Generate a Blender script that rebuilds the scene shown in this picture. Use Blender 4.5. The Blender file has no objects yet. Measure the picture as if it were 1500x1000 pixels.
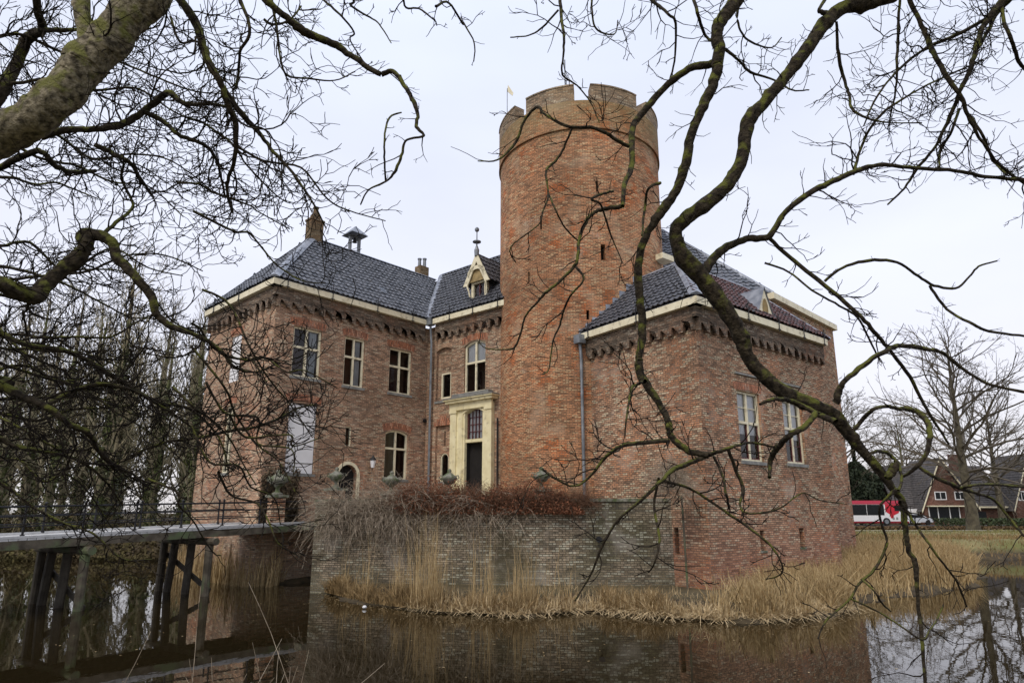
import bpy, bmesh, math, random
import numpy as np
from mathutils import Vector, Matrix
random.seed(7); rng = np.random.default_rng(7)
scene = bpy.context.scene; C = scene.collection
R = math.radians

# ---------------------------------------------------------------- camera
FPX, CYP, PITCH, EYE = 935.0, 545.0, R(12.4), 2.6
cd = bpy.data.cameras.new('camera'); cam = bpy.data.objects.new('camera', cd); C.objects.link(cam)
cam.location = (0, 0, EYE); cam.rotation_euler = (R(90) + PITCH, 0, 0)
cd.sensor_width = 36; cd.lens = FPX / 1500 * 36; cd.shift_y = (CYP - 500) / 1500
cd.clip_start = .05; cd.clip_end = 5000
scene.camera = cam

# ---------------------------------------------------------------- sky, sun, exposure (thin bright overcast)
SUN_EL, SUN_ROT = R(48), R(205)      # high, behind the camera and to its left
w = bpy.data.worlds.new('World'); scene.world = w; w.use_nodes = True
nt = w.node_tree; nt.nodes.clear()
N = nt.nodes.new; K = nt.links.new
out = N('ShaderNodeOutputWorld'); bg = N('ShaderNodeBackground'); bg.inputs['Strength'].default_value = .1
sky = N('ShaderNodeTexSky'); sky.sky_type = 'NISHITA'; sky.sun_disc = False
sky.sun_elevation = SUN_EL; sky.sun_rotation = SUN_ROT; sky.air_density = 1; sky.dust_density = 3
tc = N('ShaderNodeTexCoord'); sp = N('ShaderNodeSeparateXYZ'); K(tc.outputs['Generated'], sp.inputs[0])
cr = N('ShaderNodeValToRGB'); K(sp.outputs['Z'], cr.inputs[0])
e = cr.color_ramp.elements; e[0].position = 0.0; e[0].color = (.80, .77, .78, 1); e[1].position = .75; e[1].color = (.76, .825, 1.0, 1)
m_ = cr.color_ramp.elements.new(.25); m_.color = (.82, .835, .95, 1)
nz = N('ShaderNodeTexNoise'); nz.inputs['Scale'].default_value = 1.6; nz.inputs['Detail'].default_value = 4
mp = N('ShaderNodeMapping'); mp.inputs['Scale'].default_value = (1, 1, 3.0); K(tc.outputs['Generated'], mp.inputs[0]); K(mp.outputs[0], nz.inputs['Vector'])
mr = N('ShaderNodeMapRange'); mr.inputs[1].default_value = .3; mr.inputs[2].default_value = .7; mr.inputs[3].default_value = 9.5; mr.inputs[4].default_value = 11.0
K(nz.outputs['Fac'], mr.inputs[0])
vm = N('ShaderNodeVectorMath'); vm.operation = 'SCALE'; K(cr.outputs[0], vm.inputs[0]); K(mr.outputs[0], vm.inputs['Scale'])
mx = N('ShaderNodeMix'); mx.data_type = 'RGBA'; mx.inputs[0].default_value = .9
K(sky.outputs[0], mx.inputs[6]); K(vm.outputs[0], mx.inputs[7]); K(mx.outputs[2], bg.inputs[0]); K(bg.outputs[0], out.inputs[0])
sd = bpy.data.lights.new('sun', 'SUN'); sd.energy = 1.5; sd.angle = R(25); sd.color = (1, .90, .76)
sun = bpy.data.objects.new('sun', sd); C.objects.link(sun); sun.location = (0, 0, 40)
# light travels away from the sun's place behind-left of the camera
az = R(212); sdir = Vector((math.sin(az) * math.cos(SUN_EL), math.cos(az) * math.cos(SUN_EL), math.sin(SUN_EL)))
sun.rotation_euler = (-sdir).to_track_quat('-Z', 'Y').to_euler(); sky.sun_rotation = az
scene.view_settings.view_transform = 'Standard'; scene.view_settings.look = 'None'
scene.view_settings.exposure = 0.2; scene.view_settings.gamma = 1; scene.view_settings.use_curve_mapping = False

# ---------------------------------------------------------------- measuring: rays of the photograph to places
def ray(px, py):
    x = (px - 750) / FPX; y = -(py - CYP) / FPX
    return np.array((x, math.cos(PITCH) - y * math.sin(PITCH), math.sin(PITCH) + y * math.cos(PITCH)))
def PZ(px, py, z):
    r = ray(px, py); return np.array((0, 0, EYE)) + r * ((z - EYE) / r[2])
def PY(px, py, d):
    r = ray(px, py); return np.array((0, 0, EYE)) + r * (d / r[1])
def nrm(a):
    a = np.asarray(a, float); return a / np.linalg.norm(a)

# ---------------------------------------------------------------- helpers
def link(o, parent=None):
    C.objects.link(o)
    if parent: o.parent = parent
    return o
def thing(name, label, cat, loc=(0, 0, 0), group=None):
    o = bpy.data.objects.new(name, None); C.objects.link(o); o.location = loc
    o.empty_display_size = .3
    o['label'] = label; o['category'] = cat
    if group: o['group'] = group
    return o
def tag(o, label=None, cat=None, group=None, kind=None):
    if label: o['label'] = label
    if cat: o['category'] = cat
    if group: o['group'] = group
    if kind: o['kind'] = kind
    return o
class MB:
    def __init__(s): s.v = []; s.f = []; s.uv = []; s.mi = []
    def poly(s, pts, uv=None, mi=0):
        b = len(s.v); s.v += [tuple(map(float, p)) for p in pts]; s.f.append(tuple(range(b, b + len(pts))))
        s.uv += list(uv) if uv else [(p[0] + p[1], p[2]) for p in pts]; s.mi.append(mi)
    def box(s, c, sx, sy, sz, ax=(1, 0, 0), ay=None, az=(0, 0, 1), mi=0):
        c = np.asarray(c, float); ax = nrm(ax); az = nrm(az); ay = nrm(np.cross(az, ax)) if ay is None else nrm(ay)
        P = {}
        for i in (-1, 1):
            for j in (-1, 1):
                for k in (-1, 1): P[i, j, k] = c + ax * sx / 2 * i + ay * sy / 2 * j + az * sz / 2 * k
        for q, (du, dv) in (((-1,-1,-1),(-1,1,-1),(1,1,-1),(1,-1,-1)), (sx, sy)), (((-1,-1,1),(1,-1,1),(1,1,1),(-1,1,1)), (sx, sy)), \
                 (((-1,-1,-1),(1,-1,-1),(1,-1,1),(-1,-1,1)), (sx, sz)), (((1,1,-1),(-1,1,-1),(-1,1,1),(1,1,1)), (sx, sz)), \
                 (((-1,1,-1),(-1,-1,-1),(-1,-1,1),(-1,1,1)), (sy, sz)), (((1,-1,-1),(1,1,-1),(1,1,1),(1,-1,1)), (sy, sz)):
            s.poly([P[x] for x in q], [(0, c[2] + 0), (du, c[2]), (du, c[2] + dv), (0, c[2] + dv)], mi)
    def beam(s, a, b, wd, h, up=(0, 0, 1), mi=0):
        a = np.asarray(a, float); b = np.asarray(b, float); d = nrm(b - a)
        side = nrm(np.cross(d, up)); u2 = np.cross(side, d)
        s.box((a + b) / 2, np.linalg.norm(b - a), wd, h, d, side, u2, mi)
    def tube(s, pts, rad, n=8, cap=True):
        pts = [np.asarray(p, float) for p in pts]; m = len(pts)
        if not hasattr(rad, '__len__'): rad = [rad] * m
        rings = []
        for i, p in enumerate(pts):
            d = nrm(pts[min(i + 1, m - 1)] - pts[max(i - 1, 0)])
            a = nrm(np.cross(d, (0, 0, 1) if abs(d[2]) < .9 else (1, 0, 0))); b2 = np.cross(d, a)
            rings.append([p + (a * math.cos(t) + b2 * math.sin(t)) * rad[i] for t in np.linspace(0, 2 * math.pi, n, endpoint=False)])
        for i in range(m - 1):
            for k in range(n):
                k2 = (k + 1) % n; s.poly([rings[i][k], rings[i][k2], rings[i + 1][k2], rings[i + 1][k]])
        if cap: s.poly(rings[0][::-1]); s.poly(rings[-1])
    def lathe(s, c, prof, n=20):
        c = np.asarray(c, float)
        for (r0, z0), (r1, z1) in zip(prof, prof[1:]):
            for k in range(n):
                t0 = 2 * math.pi * k / n; t1 = 2 * math.pi * (k + 1) / n
                q = [(r0, t0, z0), (r0, t1, z0), (r1, t1, z1), (r1, t0, z1)]
                pts = [c + (r * math.cos(t), r * math.sin(t), z) for r, t, z in q]
                if r0 < 1e-4: pts = pts[1:] if False else [pts[0], pts[2], pts[3]]
                elif r1 < 1e-4: pts = pts[:3]
                s.poly(pts, [(t0, z0)] * len(pts))
    def prism(s, pts, back):
        """pts: outline (outward-facing order), back: offset vector"""
        back = np.asarray(back, float); p = [np.asarray(q, float) for q in pts]; b = [q + back for q in p]
        s.poly(p); s.poly(b[::-1]); n = len(p)
        for i in range(n): j = (i + 1) % n; s.poly([p[j], p[i], b[i], b[j]])
    def build(s, name, mat, parent=None, smooth=False, merge=False):
        org = np.array(parent_loc(parent))
        me = bpy.data.meshes.new(name)
        me.from_pydata([tuple(np.array(v) - org) for v in s.v], [], s.f)
        ul = me.uv_layers.new(name='UVMap'); ul.data.foreach_set('uv', np.array(s.uv, 'f').ravel())
        for m in (mat if isinstance(mat, (list, tuple)) else [mat]): me.materials.append(m)
        if max(s.mi, default=0) > 0: me.polygons.foreach_set('material_index', s.mi)
        if merge or smooth:
            bm = bmesh.new(); bm.from_mesh(me); bmesh.ops.remove_doubles(bm, verts=bm.verts, dist=1e-4); bm.to_mesh(me); bm.free()
        if smooth: me.polygons.foreach_set('use_smooth', [True] * len(me.polygons))
        me.update(); o = bpy.data.objects.new(name, me)
        return link(o, parent)
def parent_loc(p):
    l = np.zeros(3)
    while p is not None: l += np.array(p.location); p = p.parent
    return l
def inst(src, loc, ax=None, parent=None, name=None, rotz=None, scale=None):
    o = bpy.data.objects.new(name or src.name.split('.')[0], src.data)
    o.location = np.array(loc) - parent_loc(parent)
    if rotz is not None: o.rotation_euler = (0, 0, rotz)
    if scale is not None: o.scale = (scale,) * 3
    return link(o, parent)
def raw_mesh(name, V, F, mat, parent=None, smooth=False):
    """V (n,3), F (m,k) arrays"""
    org = parent_loc(parent); V = np.asarray(V, 'f') - org.astype('f'); F = np.asarray(F, 'i'); k = F.shape[1]
    me = bpy.data.meshes.new(name); me.vertices.add(len(V)); me.vertices.foreach_set('co', V.ravel())
    me.loops.add(F.size); me.loops.foreach_set('vertex_index', F.ravel())
    me.polygons.add(len(F)); me.polygons.foreach_set('loop_start', np.arange(0, F.size, k, dtype='i'))
    me.polygons.foreach_set('use_smooth', np.full(len(F), smooth))
    me.materials.append(mat); me.update(calc_edges=True); me.validate()
    return link(bpy.data.objects.new(name, me), parent)
def tubes_mesh(polys, sides=4):
    """polys: list of (pts Nx3, radii N). batched by point count -> V,F"""
    groups = {}
    for p, r in polys: groups.setdefault(len(p), []).append((p, r))
    Vs, Fs, base = [], [], 0
    ang = np.linspace(0, 2 * np.pi, sides, endpoint=False)
    for n, L in groups.items():
        P = np.array([a for a, _ in L], float); Rr = np.array([b for _, b in L], float)
        T = np.empty_like(P); T[:, 1:-1] = P[:, 2:] - P[:, :-2]; T[:, 0] = P[:, 1] - P[:, 0]; T[:, -1] = P[:, -1] - P[:, -2]
        T /= np.linalg.norm(T, axis=2, keepdims=True) + 1e-9
        ref = np.where(np.abs(P[:, -1:, 2] - P[:, :1, 2])[..., None] > .8 * np.linalg.norm(P[:, -1:] - P[:, :1], axis=2)[..., None], np.array([1., .1, 0]), np.array([.05, .1, 1.]))
        A = np.cross(T, ref); A /= np.linalg.norm(A, axis=2, keepdims=True) + 1e-9; B = np.cross(T, A)
        V = P[:, :, None] + Rr[:, :, None, None] * (A[:, :, None] * np.cos(ang)[None, None, :, None] + B[:, :, None] * np.sin(ang)[None, None, :, None])
        M = len(L); Vs.append(V.reshape(-1, 3))
        i = np.arange(n - 1); k = np.arange(sides); k2 = (k + 1) % sides
        a = i[:, None] * sides + k; b = i[:, None] * sides + k2
        F = np.stack([a, b, b + sides, a + sides], -1).reshape(-1, 4)
        F = (F[None] + (np.arange(M) * n * sides)[:, None, None]).reshape(-1, 4) + base
        Fs.append(F); base += M * n * sides
    return np.concatenate(Vs), np.concatenate(Fs)

# ---------------------------------------------------------------- materials
MATS = {}
def mat(name, col=(.5, .5, .5), rough=.8, metal=0, var=.25, scale=6, col2=None, bump=.0, bscale=40, spec=.4, moss=None, mscale=1.2, mlo=.5, mhi=.65, up=False):
    m = bpy.data.materials.new(name); m.use_nodes = True; t = m.node_tree; b = t.nodes['Principled BSDF']
    N = t.nodes.new; K = t.links.new
    b.inputs['Roughness'].default_value = rough; b.inputs['Metallic'].default_value = metal; b.inputs['Specular IOR Level'].default_value = spec
    g = N('ShaderNodeNewGeometry')
    n = N('ShaderNodeTexNoise'); n.inputs['Scale'].default_value = scale; n.inputs['Detail'].default_value = 5; K(g.outputs['Position'], n.inputs['Vector'])
    r = N('ShaderNodeValToRGB'); K(n.outputs['Fac'], r.inputs[0])
    c2 = col2 or tuple(c * (1 + var) for c in col); c1 = col if col2 else tuple(c * (1 - var) for c in col)
    r.color_ramp.elements[0].position = .35; r.color_ramp.elements[0].color = (*c1, 1)
    r.color_ramp.elements[1].position = .65; r.color_ramp.elements[1].color = (*c2, 1)
    last = r.outputs[0]
    if moss:
        n2 = N('ShaderNodeTexNoise'); n2.inputs['Scale'].default_value = mscale; n2.inputs['Detail'].default_value = 6; K(g.outputs['Position'], n2.inputs['Vector'])
        fac = n2.outputs['Fac']
        if up:   # moss sits on upward faces
            s_ = N('ShaderNodeSeparateXYZ'); K(g.outputs['Normal'], s_.inputs[0])
            a_ = N('ShaderNodeMath'); a_.operation = 'MULTIPLY_ADD'; a_.inputs[1].default_value = .16; K(s_.outputs['Z'], a_.inputs[0]); K(fac, a_.inputs[2]); fac = a_.outputs[0]
        q = N('ShaderNodeMapRange'); q.inputs[1].default_value = mlo; q.inputs[2].default_value = mhi; K(fac, q.inputs[0])
        x = N('ShaderNodeMix'); x.data_type = 'RGBA'; K(q.outputs[0], x.inputs[0]); K(last, x.inputs[6]); x.inputs[7].default_value = (*moss, 1); last = x.outputs[2]
    K(last, b.inputs['Base Color'])
    if bump:
        n3 = N('ShaderNodeTexNoise'); n3.inputs['Scale'].default_value = bscale; n3.inputs['Detail'].default_value = 4; K(g.outputs['Position'], n3.inputs['Vector'])
        bu = N('ShaderNodeBump'); bu.inputs['Strength'].default_value = bump; bu.inputs['Distance'].default_value = .03; K(n3.outputs['Fac'], bu.inputs['Height']); K(bu.outputs[0], b.inputs['Normal'])
    MATS[name] = m; return m
def brick_mat(name, c1, c2, mortar, patch, patch_lo=.5, patch_hi=.68, pscale=.45, stain=(.10, .075, .055), slo=.60, shi=.78, low=None, high=None, bw=.215, rh=.066, pale=None, rot=False, vary=1.0, msz=.010):
    m = bpy.data.materials.new(name); m.use_nodes = True; t = m.node_tree; b = t.nodes['Principled BSDF']; N = t.nodes.new; K = t.links.new
    b.inputs['Roughness'].default_value = .92; b.inputs['Specular IOR Level'].default_value = .25
    uv = N('ShaderNodeUVMap'); uv.uv_map = 'UVMap'; g = N('ShaderNodeNewGeometry')
    # slight unevenness of the courses
    wn = N('ShaderNodeTexNoise'); wn.inputs['Scale'].default_value = .9; K(g.outputs['Position'], wn.inputs['Vector'])
    wv = N('ShaderNodeVectorMath'); wv.operation = 'SCALE'; wv.inputs['Scale'].default_value = .05; K(wn.outputs['Color'], wv.inputs[0])
    ad = N('ShaderNodeVectorMath'); K(uv.outputs[0], ad.inputs[0]); K(wv.outputs[0], ad.inputs[1])
    vec = ad.outputs[0]
    if rot:
        mpp = N('ShaderNodeMapping'); mpp.inputs['Rotation'].default_value = (0, 0, R(90)); K(vec, mpp.inputs[0]); vec = mpp.outputs[0]
    def noise(sc, det=4, rough=.55):
        n = N('ShaderNodeTexNoise'); n.inputs['Scale'].default_value = sc; n.inputs['Detail'].default_value = det; n.inputs['Roughness'].default_value = rough
        K(g.outputs['Position'], n.inputs['Vector']); return n.outputs['Fac']
    def mixc(fac, a, bb):
        x = N('ShaderNodeMix'); x.data_type = 'RGBA'
        if isinstance(fac, float): x.inputs[0].default_value = fac
        else: K(fac, x.inputs[0])
        for s_, v in ((6, a), (7, bb)):
            if isinstance(v, tuple): x.inputs[s_].default_value = (*v, 1)
            else: K(v, x.inputs[s_])
        return x.outputs[2]
    def rng_(f, lo, hi, a=0., bb=1.):
        q = N('ShaderNodeMapRange'); K(f, q.inputs[0]); q.inputs[1].default_value = lo; q.inputs[2].default_value = hi; q.inputs[3].default_value = a; q.inputs[4].default_value = bb; return q.outputs[0]
    pf = rng_(noise(pscale, 5), patch_lo, patch_hi)
    A = mixc(pf, c1, patch); B = mixc(pf, c2, tuple(x * .75 for x in patch))
    bk = N('ShaderNodeTexBrick'); K(vec, bk.inputs['Vector']); bk.inputs['Scale'].default_value = 1
    bk.inputs['Brick Width'].default_value = bw; bk.inputs['Row Height'].default_value = rh; bk.inputs['Mortar Size'].default_value = msz; bk.inputs['Mortar Smooth'].default_value = .2
    bk.inputs['Bias'].default_value = 0; bk.offset = .5
    K(A, bk.inputs['Color1']); K(B, bk.inputs['Color2']); bk.inputs['Mortar'].default_value = (*mortar, 1)
    # second, offset set of bricks picks out burnt and pale ones
    bk2 = N('ShaderNodeTexBrick'); K(vec, bk2.inputs['Vector']); bk2.inputs['Scale'].default_value = 1
    bk2.inputs['Brick Width'].default_value = bw; bk2.inputs['Row Height'].default_value = rh; bk2.inputs['Mortar Size'].default_value = .0075; bk2.offset = .5
    bk2.inputs['Color1'].default_value = (0, 0, 0, 1); bk2.inputs['Color2'].default_value = (1, 1, 1, 1); bk2.inputs['Mortar'].default_value = (.5, .5, .5, 1)
    def mth(op, a, b_=None):
        x = N('ShaderNodeMath'); x.operation = op
        for i_, v_ in enumerate((a, b_)):
            if v_ is None: continue
            if isinstance(v_, (int, float)): x.inputs[i_].default_value = v_
            else: K(v_, x.inputs[i_])
        return x.outputs[0]
    sv = N('ShaderNodeSeparateXYZ'); K(vec, sv.inputs[0])
    row = mth('FLOOR', mth('DIVIDE', sv.outputs['Y'], rh)); odd = mth('MODULO', mth('ABSOLUTE', row), 2.0)
    cl = mth('FLOOR', mth('DIVIDE', mth('ADD', sv.outputs['X'], mth('MULTIPLY', odd, bw * .5)), bw))
    cx_ = N('ShaderNodeCombineXYZ'); K(cl, cx_.inputs[0]); K(row, cx_.inputs[1]); wn2 = N('ShaderNodeTexWhiteNoise'); wn2.noise_dimensions = '2D'; K(cx_.outputs[0], wn2.inputs['Vector'])
    ctr = mth('SUBTRACT', 1.0, bk.outputs['Fac'])
    col = bk.outputs['Color']
    pk = mth('MULTIPLY', mth('GREATER_THAN', wn2.outputs['Value'], .80), ctr); col = mixc(mth('MULTIPLY', pk, .5), col, tuple(min(.6, x * 1.25 + .05) for x in (c1[0], c1[1] * 1.25, c1[2] * 1.35)))
    dk = mth('MULTIPLY', mth('LESS_THAN', wn2.outputs['Value'], .16), ctr); col = mixc(mth('MULTIPLY', dk, .6), col, (c2[0] * .35, c2[1] * .42, c2[2] * .5))
    sepc = N('ShaderNodeSeparateColor'); K(wn2.outputs['Color'], sepc.inputs[0])
    wh = mth('MULTIPLY', rng_(noise(26, 2), .35, .65, .75, 1.25), mth('ADD', .80, mth('MULTIPLY', sepc.outputs['Green'], .40)))
    vmx = N('ShaderNodeVectorMath'); vmx.operation = 'SCALE'; K(col, vmx.inputs[0]); K(wh, vmx.inputs['Scale']); col = vmx.outputs[0]
    if pale: col = mixc(rng_(noise(.8, 6), .55, .75, 0, .6), col, pale)
    col = mixc(rng_(noise(.55, 7, .65), slo, shi, 0, .8 * vary), col, stain)
    smp = N('ShaderNodeMapping'); smp.inputs['Scale'].default_value = (2.6, 2.6, .22); K(g.outputs['Position'], smp.inputs[0])
    sn = N('ShaderNodeTexNoise'); sn.inputs['Scale'].default_value = 1; sn.inputs['Detail'].default_value = 6; sn.inputs['Roughness'].default_value = .7; K(smp.outputs[0], sn.inputs['Vector'])
    col = mixc(rng_(sn.outputs['Fac'], .56, .74, 0, .55 * vary), col, tuple(x * .8 for x in stain))
    col = mixc(rng_(noise(1.7, 8, .7), .60, .72, 0, .5 * vary), col, tuple(x * .55 for x in stain))
    ef = N('ShaderNodeTexNoise'); ef.inputs['Scale'].default_value = .9; ef.inputs['Detail'].default_value = 8; ef.inputs['Roughness'].default_value = .75; K(wv.outputs[0], ef.inputs['Vector'])
    ef2 = N('ShaderNodeVectorMath'); ef2.inputs[1].default_value = (37, 11, 5); K(g.outputs['Position'], ef2.inputs[0]); K(ef2.outputs[0], ef.inputs['Vector'])
    col = mixc(rng_(ef.outputs['Fac'], .60, .72, 0, .45 * vary), col, (.50, .42, .34))
    big = rng_(noise(.30, 4), .3, .7, .72, 1.25)
    v2 = N('ShaderNodeVectorMath'); v2.operation = 'SCALE'; K(col, v2.inputs[0]); K(big, v2.inputs['Scale']); col = v2.outputs[0]
    sx = N('ShaderNodeSeparateXYZ'); K(g.outputs['Position'], sx.inputs[0])
    nn = noise(.9, 5)
    zz = N('ShaderNodeMath'); zz.operation = 'MULTIPLY_ADD'; K(nn, zz.inputs[0]); zz.inputs[1].default_value = 2.2; K(sx.outputs['Z'], zz.inputs[2])
    if low:   # (colour, z_full, z_none, amount)
        for (lc, z0, z1, am) in low:
            k_ = rng_(zz.outputs[0], z0 + 1.1, z1 + 1.1, am, 0.)
            mulc = N('ShaderNodeMix'); mulc.data_type = 'RGBA'; mulc.blend_type = 'MIX'; K(k_, mulc.inputs[0]); K(col, mulc.inputs[6])
            lb = N('ShaderNodeVectorMath'); lb.operation = 'SCALE'; lb.inputs['Scale'].default_value = 1.0
            mm = N('ShaderNodeMix'); mm.data_type = 'RGBA'; K(bk.outputs['Fac'], mm.inputs[0]); mm.inputs[6].default_value = (*lc, 1); mm.inputs[7].default_value = (*tuple(min(1, x * 1.0 + .12) for x in lc), 1)
            v3 = N('ShaderNodeVectorMath'); v3.operation = 'SCALE'; K(mm.outputs[2], v3.inputs[0]); K(wh, v3.inputs['Scale'])
            K(v3.outputs[0], mulc.inputs[7]); col = mulc.outputs[2]
    if high:
        hc, z0, z1, am = high
        col = mixc(rng_(zz.outputs[0], z0 + 1.1, z1 + 1.1, 0., am), col, hc)
    K(col, b.inputs['Base Color'])
    bu = N('ShaderNodeBump'); bu.inputs['Strength'].default_value = .55; bu.inputs['Distance'].default_value = .012
    iv = N('ShaderNodeMath'); iv.operation = 'MULTIPLY_ADD'; K(bk.outputs['Fac'], iv.inputs[0]); iv.inputs[1].default_value = -1; K(noise(45, 3), iv.inputs[2])
    K(iv.outputs[0], bu.inputs['Height']); K(bu.outputs[0], b.inputs['Normal'])
    MATS[name] = m; return m

BR_LEFT = brick_mat('pinkish_brick', (.50, .31, .195), (.31, .19, .12), (.17, .13, .10), (.46, .19, .10), .54, .72, .5, slo=.60, shi=.80, low=[((.22, .17, .12), 0, 1.8, .7)], pale=(.46, .35, .26), stain=(.15, .11, .075))
BR_TOWER = brick_mat('orange_tower_brick', (.56, .27, .135), (.36, .18, .095), (.16, .105, .065), (.56, .17, .055), .53, .63, 1.1, pale=(.50, .38, .26), high=((.20, .17, .075), 17.8, 20.0, .65), slo=.60, shi=.82, stain=(.17, .12, .07), msz=.012)  # dark mortar tone also puts the shade of the joints into the colour
BR_CORNER = brick_mat('red_corner_brick', (.54, .34, .215), (.33, .185, .11), (.12, .09, .065), (.50, .20, .085), .50, .60, .8, pale=(.52, .43, .34), low=[((.30, .095, .045), .7, 2.7, .42), ((.17, .16, .08), -.6, .8, .6)], slo=.58, shi=.80, stain=(.17, .115, .09), msz=.013, rh=.07)
BR_TERR = brick_mat('mossy_grey_brick', (.40, .33, .24), (.23, .185, .13), (.085, .07, .05), (.15, .14, .085), .45, .62, .5, pale=(.46, .42, .37), msz=.013, rh=.07, stain=(.065, .055, .03), slo=.5, shi=.68, low=[((.10, .085, .04), -.3, 1.0, .75)])
BR_ARCH = brick_mat('soldier_brick', (.48, .20, .11), (.34, .13, .07), (.18, .12, .09), (.46, .16, .07), rot=True)
BR_HOUSE = brick_mat('dark_house_brick', (.12, .045, .028), (.08, .032, .02), (.16, .11, .09), (.18, .06, .04))
CREAM = mat('cream_paint', (.70, .63, .44), .5, col2=(.80, .74, .54), scale=3, bump=.05, moss=(.36, .32, .22), mscale=5, mlo=.55, mhi=.75)
CREAMP = mat('cream_portal_paint', (.70, .62, .37), .55, col2=(.82, .75, .49), scale=3, bump=.15, bscale=12, moss=(.40, .35, .22), mscale=4, mlo=.58, mhi=.78)
WHITE = mat('white_board', (.68, .68, .68), .6, col2=(.78, .78, .79), scale=1.5)
STONE = mat('weathered_stone', (.11, .11, .085), .9, col2=(.25, .245, .20), scale=9, bump=.6, bscale=30, moss=(.08, .10, .045), mscale=5, mlo=.45, mhi=.62)
SILL = mat('sill_stone', (.16, .16, .15), .8, col2=(.26, .26, .24), scale=5)
LEAD = mat('lead_sheet', (.17, .19, .23), .5, col2=(.32, .345, .39), scale=3, metal=.3)
ZINC = mat('zinc', (.15, .165, .18), .5, col2=(.26, .28, .30), scale=3, metal=.4)
IRON = mat('black_iron', (.018, .018, .02), .5, metal=.3)
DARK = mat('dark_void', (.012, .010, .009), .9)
ROOM = mat('dark_red_room', (.05, .018, .014), .8, col2=(.07, .03, .025), scale=1)
CURT = mat('grey_curtain', (.30, .32, .34), .9, col2=(.42, .44, .46), scale=3)
CURTW = mat('white_curtain', (.78, .78, .80), .9, col2=(.74, .74, .75), scale=2)
MULL = mat('red_brown_bars', (.10, .03, .03), .5)
TILE = mat('blue_grey_pantile', (.050, .058, .074), .5, col2=(.15, .16, .185), scale=5, bump=.2, bscale=25, spec=.55, moss=(.10, .09, .06), mscale=9, mlo=.62, mhi=.75)
TILEB = mat('black_pantile', (.035, .037, .045), .4, col2=(.085, .088, .10), scale=5, bump=.2, spec=.55, moss=(.16, .15, .11), mscale=8, mlo=.62, mhi=.75)
TILER = mat('dark_red_pantile', (.075, .032, .028), .5, col2=(.14, .055, .045), scale=5, bump=.2, moss=(.05, .05, .055), mscale=5, mlo=.5, mhi=.6)
SLATE = mat('grey_slate', (.10, .115, .14), .45, col2=(.17, .18, .21), scale=4)
WOODD = mat('dark_wet_timber', (.035, .028, .02), .7, col2=(.07, .06, .045), scale=4, bump=.3)
WOODG = mat('grey_timber', (.055, .045, .030), .8, col2=(.13, .11, .08), scale=4, bump=.4, moss=(.10, .13, .06), mscale=2)
DECK = mat('pale_deck_boards', (.46, .46, .45), .7, col2=(.60, .60, .59), scale=5)
BARK = mat('mossy_bark', (.014, .011, .008), .95, spec=.15, col2=(.05, .040, .026), scale=18, bump=1.0, bscale=30, moss=(.095, .10, .022), mscale=7, mlo=.52, mhi=.66, up=True)
BARKT = mat('lichen_trunk_bark', (.045, .038, .026), .95, col2=(.27, .235, .165), scale=16, bump=1.0, bscale=34, moss=(.14, .14, .045), mscale=6, mlo=.47, mhi=.60, up=True, spec=.15)
TWIG = mat('dark_twig_bark', (.010, .008, .007), .95, col2=(.030, .024, .017), scale=10, spec=.1)
BARKF = mat('woodland_bark', (.10, .085, .05), .95, col2=(.25, .21, .14), scale=2.5, moss=(.07, .085, .025), mscale=.8, mlo=.45, mhi=.6)
TWIGF = mat('woodland_twigs', (.14, .12, .07), .95, col2=(.32, .28, .18), scale=1)
TWIGG = mat('grey_distant_twigs', (.07, .058, .042), .95, col2=(.13, .11, .085), scale=1)
IVY = mat('ivy_leaf', (.045, .055, .016), .5, col2=(.10, .115, .04), scale=3)
YEW = mat('dark_conifer_leaf', (.012, .020, .010), .8, col2=(.030, .042, .018), scale=2)
HEDGE = mat('rust_dead_leaf', (.13, .045, .022), .85, col2=(.24, .095, .045), scale=5)
HEDGEG = mat('dark_green_hedge', (.03, .045, .018), .8, col2=(.06, .08, .03), scale=3)
VINE = mat('grey_vine_stem', (.16, .12, .08), .9, col2=(.44, .37, .28), scale=8)
REED = mat('dry_reed', (.26, .17, .07), .8, col2=(.50, .38, .20), scale=9)
REEDD = mat('dark_reed', (.17, .11, .045), .85, col2=(.32, .22, .10), scale=5)
GRASS = mat('winter_grass', (.13, .13, .04), .95, col2=(.25, .22, .09), scale=2)

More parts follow.
